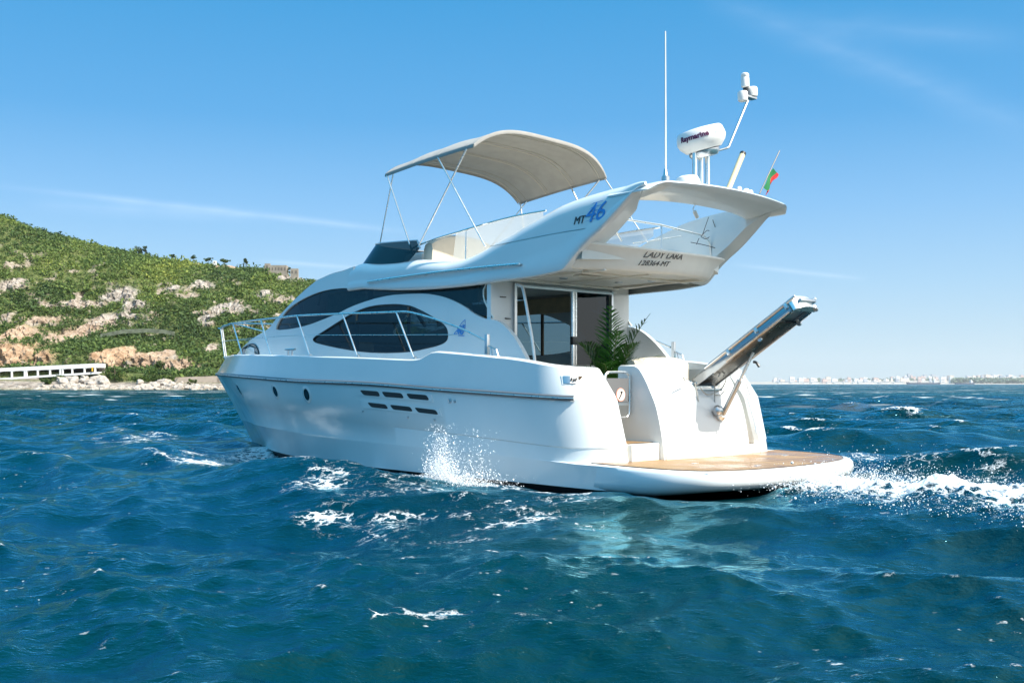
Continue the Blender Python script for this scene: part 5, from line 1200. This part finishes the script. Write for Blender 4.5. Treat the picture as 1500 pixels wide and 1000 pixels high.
# buildings and walls on the headland
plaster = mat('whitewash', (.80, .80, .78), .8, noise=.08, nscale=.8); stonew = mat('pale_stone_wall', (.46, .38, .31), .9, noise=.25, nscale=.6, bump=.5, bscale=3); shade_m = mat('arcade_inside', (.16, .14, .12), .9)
ruinm = mat('ruin_masonry', (.33, .29, .24), .95, noise=.3, nscale=.5); roadm = mat('road_wall', (.55, .52, .47), .9, noise=.1); netm = mat('grey_netting', (.17, .19, .13), .9, noise=.5, nscale=.9); yel = mat('yellow_paint', (.75, .45, .03), .6)
fr = Matrix((Vector(RGT), Vector(DIR), Vector((0, 0, 1)))).transposed()
def lp_(u, v, q): 
    s = DEP + q; return CAM * [1, 1, 0] + RGT * ((u - 750) / FPX * s) + DIR * s + UP * (CAM[2] + (HZ - v) / FPX * s)
def wallrun(name, pts, h, th, q, m, label, cat):
    mb = MB()
    for (u0, v0), (u1, v1) in zip(pts[:-1], pts[1:]):
        a, b = lp_(u0, v0, q), lp_(u1, v1, q); d = DIR * th; za = np.array([0, 0, h])
        mb.prism([a, b, b - za, a - za], d)
    o = mb.build(name, m, None, smooth=0); return tag(o, label, cat)
# arcade on the shore: roof slab, back wall, columns with arches
qa = 9.0
arc = empty('arcade', hw((0 - 750) / FPX * (DEP + qa), qa, 0)); tag(arc, 'long white seaside arcade with arched openings on the left shore', 'building'); iv_ = arc.location
def loc(P): return [np.array(p) - np.array(iv_) for p in P]
rf = [lp_(-60, 543, qa), lp_(0, 539, qa), lp_(70, 535.5, qa), lp_(142, 532, qa)]; rb_ = [lp_(-60, 549, qa), lp_(0, 544, qa), lp_(70, 541.3, qa), lp_(142, 538, qa)]
mb = MB()
for i in range(3): mb.prism(loc([rf[i], rf[i + 1], rb_[i + 1], rb_[i]]), DIR * 5)
mb.build('roof', plaster, arc, smooth=0)
fl_ = [lp_(-60, 558, qa), lp_(0, 553.7, qa), lp_(70, 549, qa), lp_(142, 544.5, qa)]
mb = MB()
for i in range(3): mb.prism(loc([fl_[i], fl_[i + 1], fl_[i + 1] - UP * .45, fl_[i] - UP * .45]), DIR * 5)
mb.build('floor_slab', plaster, arc, smooth=0)
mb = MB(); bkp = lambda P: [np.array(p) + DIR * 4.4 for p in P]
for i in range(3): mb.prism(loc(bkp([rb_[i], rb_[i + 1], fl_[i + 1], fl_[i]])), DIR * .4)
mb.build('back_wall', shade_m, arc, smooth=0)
us = [-40, -21, -2, 17.5, 36.5, 39, 55.5, 73.5, 88.5, 92, 106, 124, 139.5]
yt = lambda u: np.interp(u, [-60, 0, 70, 142], [549, 544, 541.3, 538]); yb_ = lambda u: np.interp(u, [-60, 0, 70, 142], [558, 553.7, 549, 544.5])
for u in us:
    a, b = lp_(u, yt(u), qa + .2), lp_(u, yb_(u) + .1, qa + .2); c = (a + b) / 2 - np.array(iv_); MB().box(c, (.34, .34, a[2] - b[2]), fr).build('column', plaster, arc, smooth=0)
for a_, b_ in zip(us[:-1], us[1:]):
    if b_ - a_ < 5: continue
    pts = [lp_(a_ + (b_ - a_) * t, yt(a_ + (b_ - a_) * t) - .1, qa + .1) for t in np.linspace(0, 1, 13)]; arcv = [lp_(a_ + (b_ - a_) * t, yt(a_ + (b_ - a_) * t) + 2.4 * (1 - math.sqrt(max(0, 1 - (2 * t - 1) ** 2))) + .05, qa + .1) for t in np.linspace(0, 1, 13)]
    mb = MB(); G = np.array([loc(pts), loc(arcv)]); mb.grid(G); H = G + DIR * .25; mb.grid(H); mb.grid([G[1], H[1]]); mb.build('arch', plaster, arc, smooth=0)
a = lp_(135.2, 540.6, qa - .2); MB().box(a - np.array(iv_), (.25, .2, .9), fr).build('door_panel', yel, arc)
wallrun('arcade_wall', [(-60, 559), (0, 554.8), (56, 551.5), (58, 571)], 3.2, .6, qa + .02, stonew, 'pale stone retaining wall under the white arcade', 'wall')
wallrun('road_wall', [(140, 545.2), (185, 546.8), (262, 549.8), (330, 549)], .55, .4, 12.5, roadm, 'low pale roadside wall behind the large shore tree', 'wall')
wallrun('sea_wall', [(256, 552.5), (318, 550.5), (328, 571), ], 3.0, .8, 8.5, stonew, 'pale sloping sea wall near the yacht bow', 'wall')
wallrun('sea_wall', [(318, 550.5), (420, 549)], 3.2, .8, 8.5, stonew, 'pale sea wall running behind the yacht bow', 'wall')
pq = landhit(200, 492)
wallrun('slope_netting', [(147, 489), (180, 482.5), (215, 481), (240, 482.5), (256, 486)], 1.0, .2, pq[1] - 1.2, netm, 'grey netting fence along the hillside road', 'fence')
# ridge ruins
def house(u0, u1, v0, v1, q, m, label, name, roofm=None, nwin=4):
    a, b = lp_(u0, v0, q), lp_(u1, v1, q); c = (a + b) / 2; w, h = np.linalg.norm((b - a)[:2]), a[2] - b[2]
    root = empty(name, (c[0], c[1], b[2])); tag(root, label, 'building')
    mb = MB().box((0, 0, h / 2 - .5), (w, w * .5, h + 1), fr); mb.box((0, 0, h + .03), (w * .96, w * .46, .12), fr); mb.build('wall', m, root, smooth=0)
    for k in range(nwin):
        p = RGT * (w * ((k + .5) / nwin - .5)) - DIR * (w * .25 + .02) + UP * h * .55; MB().box(p, (w / nwin * .4, .1, h * .38), fr).build('window', shade_m, root, smooth=0)
house(394, 421, 389.5, 400, 93, ruinm, 'long roofless stone building on the ridge end', 'ruined_building', nwin=6)
house(388, 396, 386.5, 396, 93.5, ruinm, 'higher stone block at the left end of the roofless building', 'ruined_building', nwin=1)
house(426, 437, 394, 404, 90, ruinm, 'small stone tower beside the ridge tree near the cliff', 'ruined_tower', nwin=2)
house(312, 317, 382.5, 387, 92, plaster, 'tiny white hut on the bare strip of the ridge', 'hut', nwin=1)
# boulders along the waterline
bmesh_src = []
for k in range(6):
    bm = bmesh.new(); bmesh.ops.create_icosphere(bm, subdivisions=3, radius=1); r9 = np.random.default_rng(100 + k); pl_ = [(Vector(r9.normal(size=3)).normalized(), r9.uniform(.5, .85)) for _ in range(11)]
    for v in bm.verts:
        for n_, d_ in pl_:
            e = v.co.dot(n_) - d_
            if e > 0: v.co -= n_ * e
        v.co *= 1 + .05 * math.sin(v.co.x * 9 + k) * math.sin(v.co.y * 8)
    me = bpy.data.meshes.new('boulder'); bm.to_mesh(me); bm.free(); bmesh_src.append(me)
bould = mat('boulder_stone', (.42, .37, .32), .95, noise=.35, nscale=1.2, bump=.6, bscale=4)
for me in bmesh_src: me.materials.append(bould)
zones = [(86, 158, 553, 570, 58), (55, 120, 566, 571.5, 22), (204, 268, 560, 571, 48), (268, 322, 566, 571.5, 26), (120, 205, 567, 571.5, 26), (350, 420, 563, 571, 8)]
for (u0, u1, v0, v1, cnt) in zones:
    for k in range(cnt):
        u, v = rnd.uniform(u0, u1), rnd.uniform(v0, v1); q = np.interp(v, [552, 571.5], [8.5, .2]); P3 = lp_(u, v, q); s = rnd.uniform(.4, 1.1) * (1.4 if v < 562 else 1.05)
        o = bpy.data.objects.new('boulder', bmesh_src[k % 6]); COL.objects.link(o); o.location = P3; o.scale = (s * rnd.uniform(.8, 1.4), s * rnd.uniform(.8, 1.2), s * rnd.uniform(.6, 1.0)); o.rotation_euler = (rnd.uniform(-.4, .4), rnd.uniform(-.4, .4), rnd.uniform(0, 6.28))
        tag(o, 'grey boulder among the rocks heaped along the headland waterline', 'boulder', 'boulders along the shoreline')

# ================================================================== FAR SHORE with the town
FD = 3000.0
def fp(u, v, d): return CAM * [1, 1, 0] + RGT * ((u - 750) / FPX * d) + DIR * d + UP * (CAM[2] + (HZ - v) / FPX * d)
low = mat('far_shore_ground', (.36, .34, .30), .95, noise=.2, nscale=.02)
us = np.linspace(1020, 1760, 120); G = []
for i, u in enumerate(us):
    hgt = np.interp(u, [1020, 1100, 1200, 1300, 1400, 1500, 1760], [0, 3, 6, 8, 10, 11, 12]) + 1.2 * math.sin(u * .11)
    row = [fp(u, HZ, FD) * [1, 1, 0] + UP * z + DIR * d for d, z in ((-30, -.8), (0, 2.2), (50, 3.0), (180, hgt), (600, hgt + 3), (900, -2))]; G.append(row)
fs_ = MB().grid(G).build('far_shore', low, None); tag(fs_, 'low far shore under the distant town', 'shore', kind='structure')
cm = [mat('town_white', (.78, .76, .73), .8), mat('town_cream', (.70, .62, .54), .8), mat('town_pink', (.62, .47, .42), .8), mat('town_grey', (.48, .50, .54), .8), mat('town_roof', (.46, .25, .18), .8)]
winm = mat('town_window', (.20, .23, .27), .4)
town = []
def block(u, wpx, top, d, m, name='apartment_block', label=None, group='buildings of the distant town'):
    s = d / FPX; w = wpx * s; c = fp(u, HZ, d); h = (HZ - top) * s + CAM[2]; g = 2.0
    mb = MB().box((0, 0, (h + g) / 2), (w, w * .8, h - g), fr); mb.box((w * .15, 0, h + .6), (w * .3, w * .3, 1.6), fr); mb.box((0, 0, h + .12), (w * 1.03, w * .83, .35), fr)
    root = mb.build(name, m, None, smooth=0); root.location = (c[0], c[1], 0)
    tag(root, label or 'small pale building in the row along the far shore', 'building', group)
    nfl = max(1, int((h - g - 4) / 6))
    for f_ in range(nfl): MB().box(tuple(-DIR * (w * .4 + .05) + UP * (g + 4 + f_ * 6)), (w * .8, .3, 1.8), fr).build('window_band', winm, root, smooth=0)
for k in range(175):
    u = rnd.uniform(1128, 1510); d = FD + rnd.uniform(30, 420) * (1 if rnd.random() < .99 else 1); t = np.interp(u, [1128, 1290, 1300, 1510], [556.5, 555.5, 553, 551.5]); top = t + rnd.uniform(-3.2, 2.8); block(u, rnd.uniform(2.5, 7.5), top, d, cm[rnd.choice((0, 0, 0, 1, 1, 2, 2, 3))])
block(1160, 7, 552.0, FD + 60, cm[0], label='pale square tower block at the left end of the distant town'); block(1332, 6, 547.5, FD + 300, cm[3], label='tallest bluish tower of the distant town'); block(1355, 5, 549.0, FD + 300, cm[3], label='bluish tower in the middle of the distant town'); block(1367, 6, 548.5, FD + 300, cm[3], label='squat grey tower right of the two bluish towers')
block(1456, 8, 548.5, FD + 330, cm[3], label='grey block high on the right of the distant town'); block(1213, 7, 552, FD + 80, cm[1], label='cream block over the left waterfront of the distant town')
for k in range(26):
    u = rnd.uniform(1128, 1320); d = FD + rnd.uniform(0, 20); block(u, rnd.uniform(6, 12), 560.2 + rnd.uniform(-.6, .5), d, cm[0], 'waterfront_shed', 'low white shed on the far waterfront', 'sheds on the far waterfront')
# belt of trees in the town
n2 = 900; uu = np.concatenate([RNG.uniform(1395, 1520, 620), RNG.uniform(1180, 1400, 280)]); C = np.array([fp(u, RNG.uniform(554.5, 559) if u > 1395 else RNG.uniform(555, 558.5), FD + RNG.uniform(5, 60) + (250 if u < 1395 else 0)) for u in uu])
hazedleaf = leafmat('hazed_far_leaf', [(.13, .19, .15), (.19, .26, .18), (.25, .31, .21)], .1, .9)  # pale leaf colours carry the distance haze
VV, QV, TV = leafcloud(C, RNG.uniform(2.5, 6, n2), 14, .9, RNG.uniform(.3, 1, n2)); o = fastmesh('far_woodland', VV, QV, hazedleaf, None, {'tint': TV}); tag(o, 'belt of green trees in front of the distant town', 'woodland', kind='stuff')
# ships lying off the town
hullm = mat('ship_hull', (.03, .05, .10), .6)
for (u0, u1, vt, lab) in ((1330, 1378, 560.2, 'long dark ship low on the water off the distant town'), (1401, 1428, 560.4, 'short dark ship off the distant town trees')):
    d = FD - 160; a, b = fp(u0, HZ, d), fp(u1, HZ, d); w = np.linalg.norm(b - a); root = empty('cargo_ship', ((a + b) / 2) * [1, 1, 0]); tag(root, lab, 'ship'); h = (HZ - vt) * d / FPX + CAM[2]
    P = lambda s, dep, z: RGT * s * w / 2 + DIR * dep + UP * z
    MB().prism([P(-1, 0, h * 1.1), P(-.95, 0, -1), P(.95, 0, -1), P(1.0, 0, h * 1.05), P(.8, 0, h * .9), P(-.8, 0, h * .9)], DIR * 14).build('ship_hull', hullm, root, smooth=0)
    MB().box(P(.72, 7, h + 2.5), (w * .12, 9, 6), fr).box(P(.72, 7, h + 6.5), (w * .04, 3, 3), fr).build('ship_bridge', cm[0], root, smooth=0)

# ================================================================== thin sea haze
hz_c = CAM * [1, 1, 0] + DIR * 1750
hb = MB().box((hz_c[0], hz_c[1], 40), (4400, 3200, 90), fr).build('haze', low, None, smooth=0)
hm = bpy.data.materials.new('haze_air'); hm.use_nodes = True; hn = hm.node_tree.nodes; hn.remove(hn['Principled BSDF'])
pv = hn.new('ShaderNodeVolumePrincipled'); pv.inputs['Density'].default_value = .0001; pv.inputs['Color'].default_value = (.9, .95, 1, 1)
hm.node_tree.links.new(pv.outputs[0], hn['Material Output'].inputs['Volume']); hb.data.materials.clear(); hb.data.materials.append(hm)
tag(hb, 'thin pale haze over the sea', 'haze', kind='stuff')
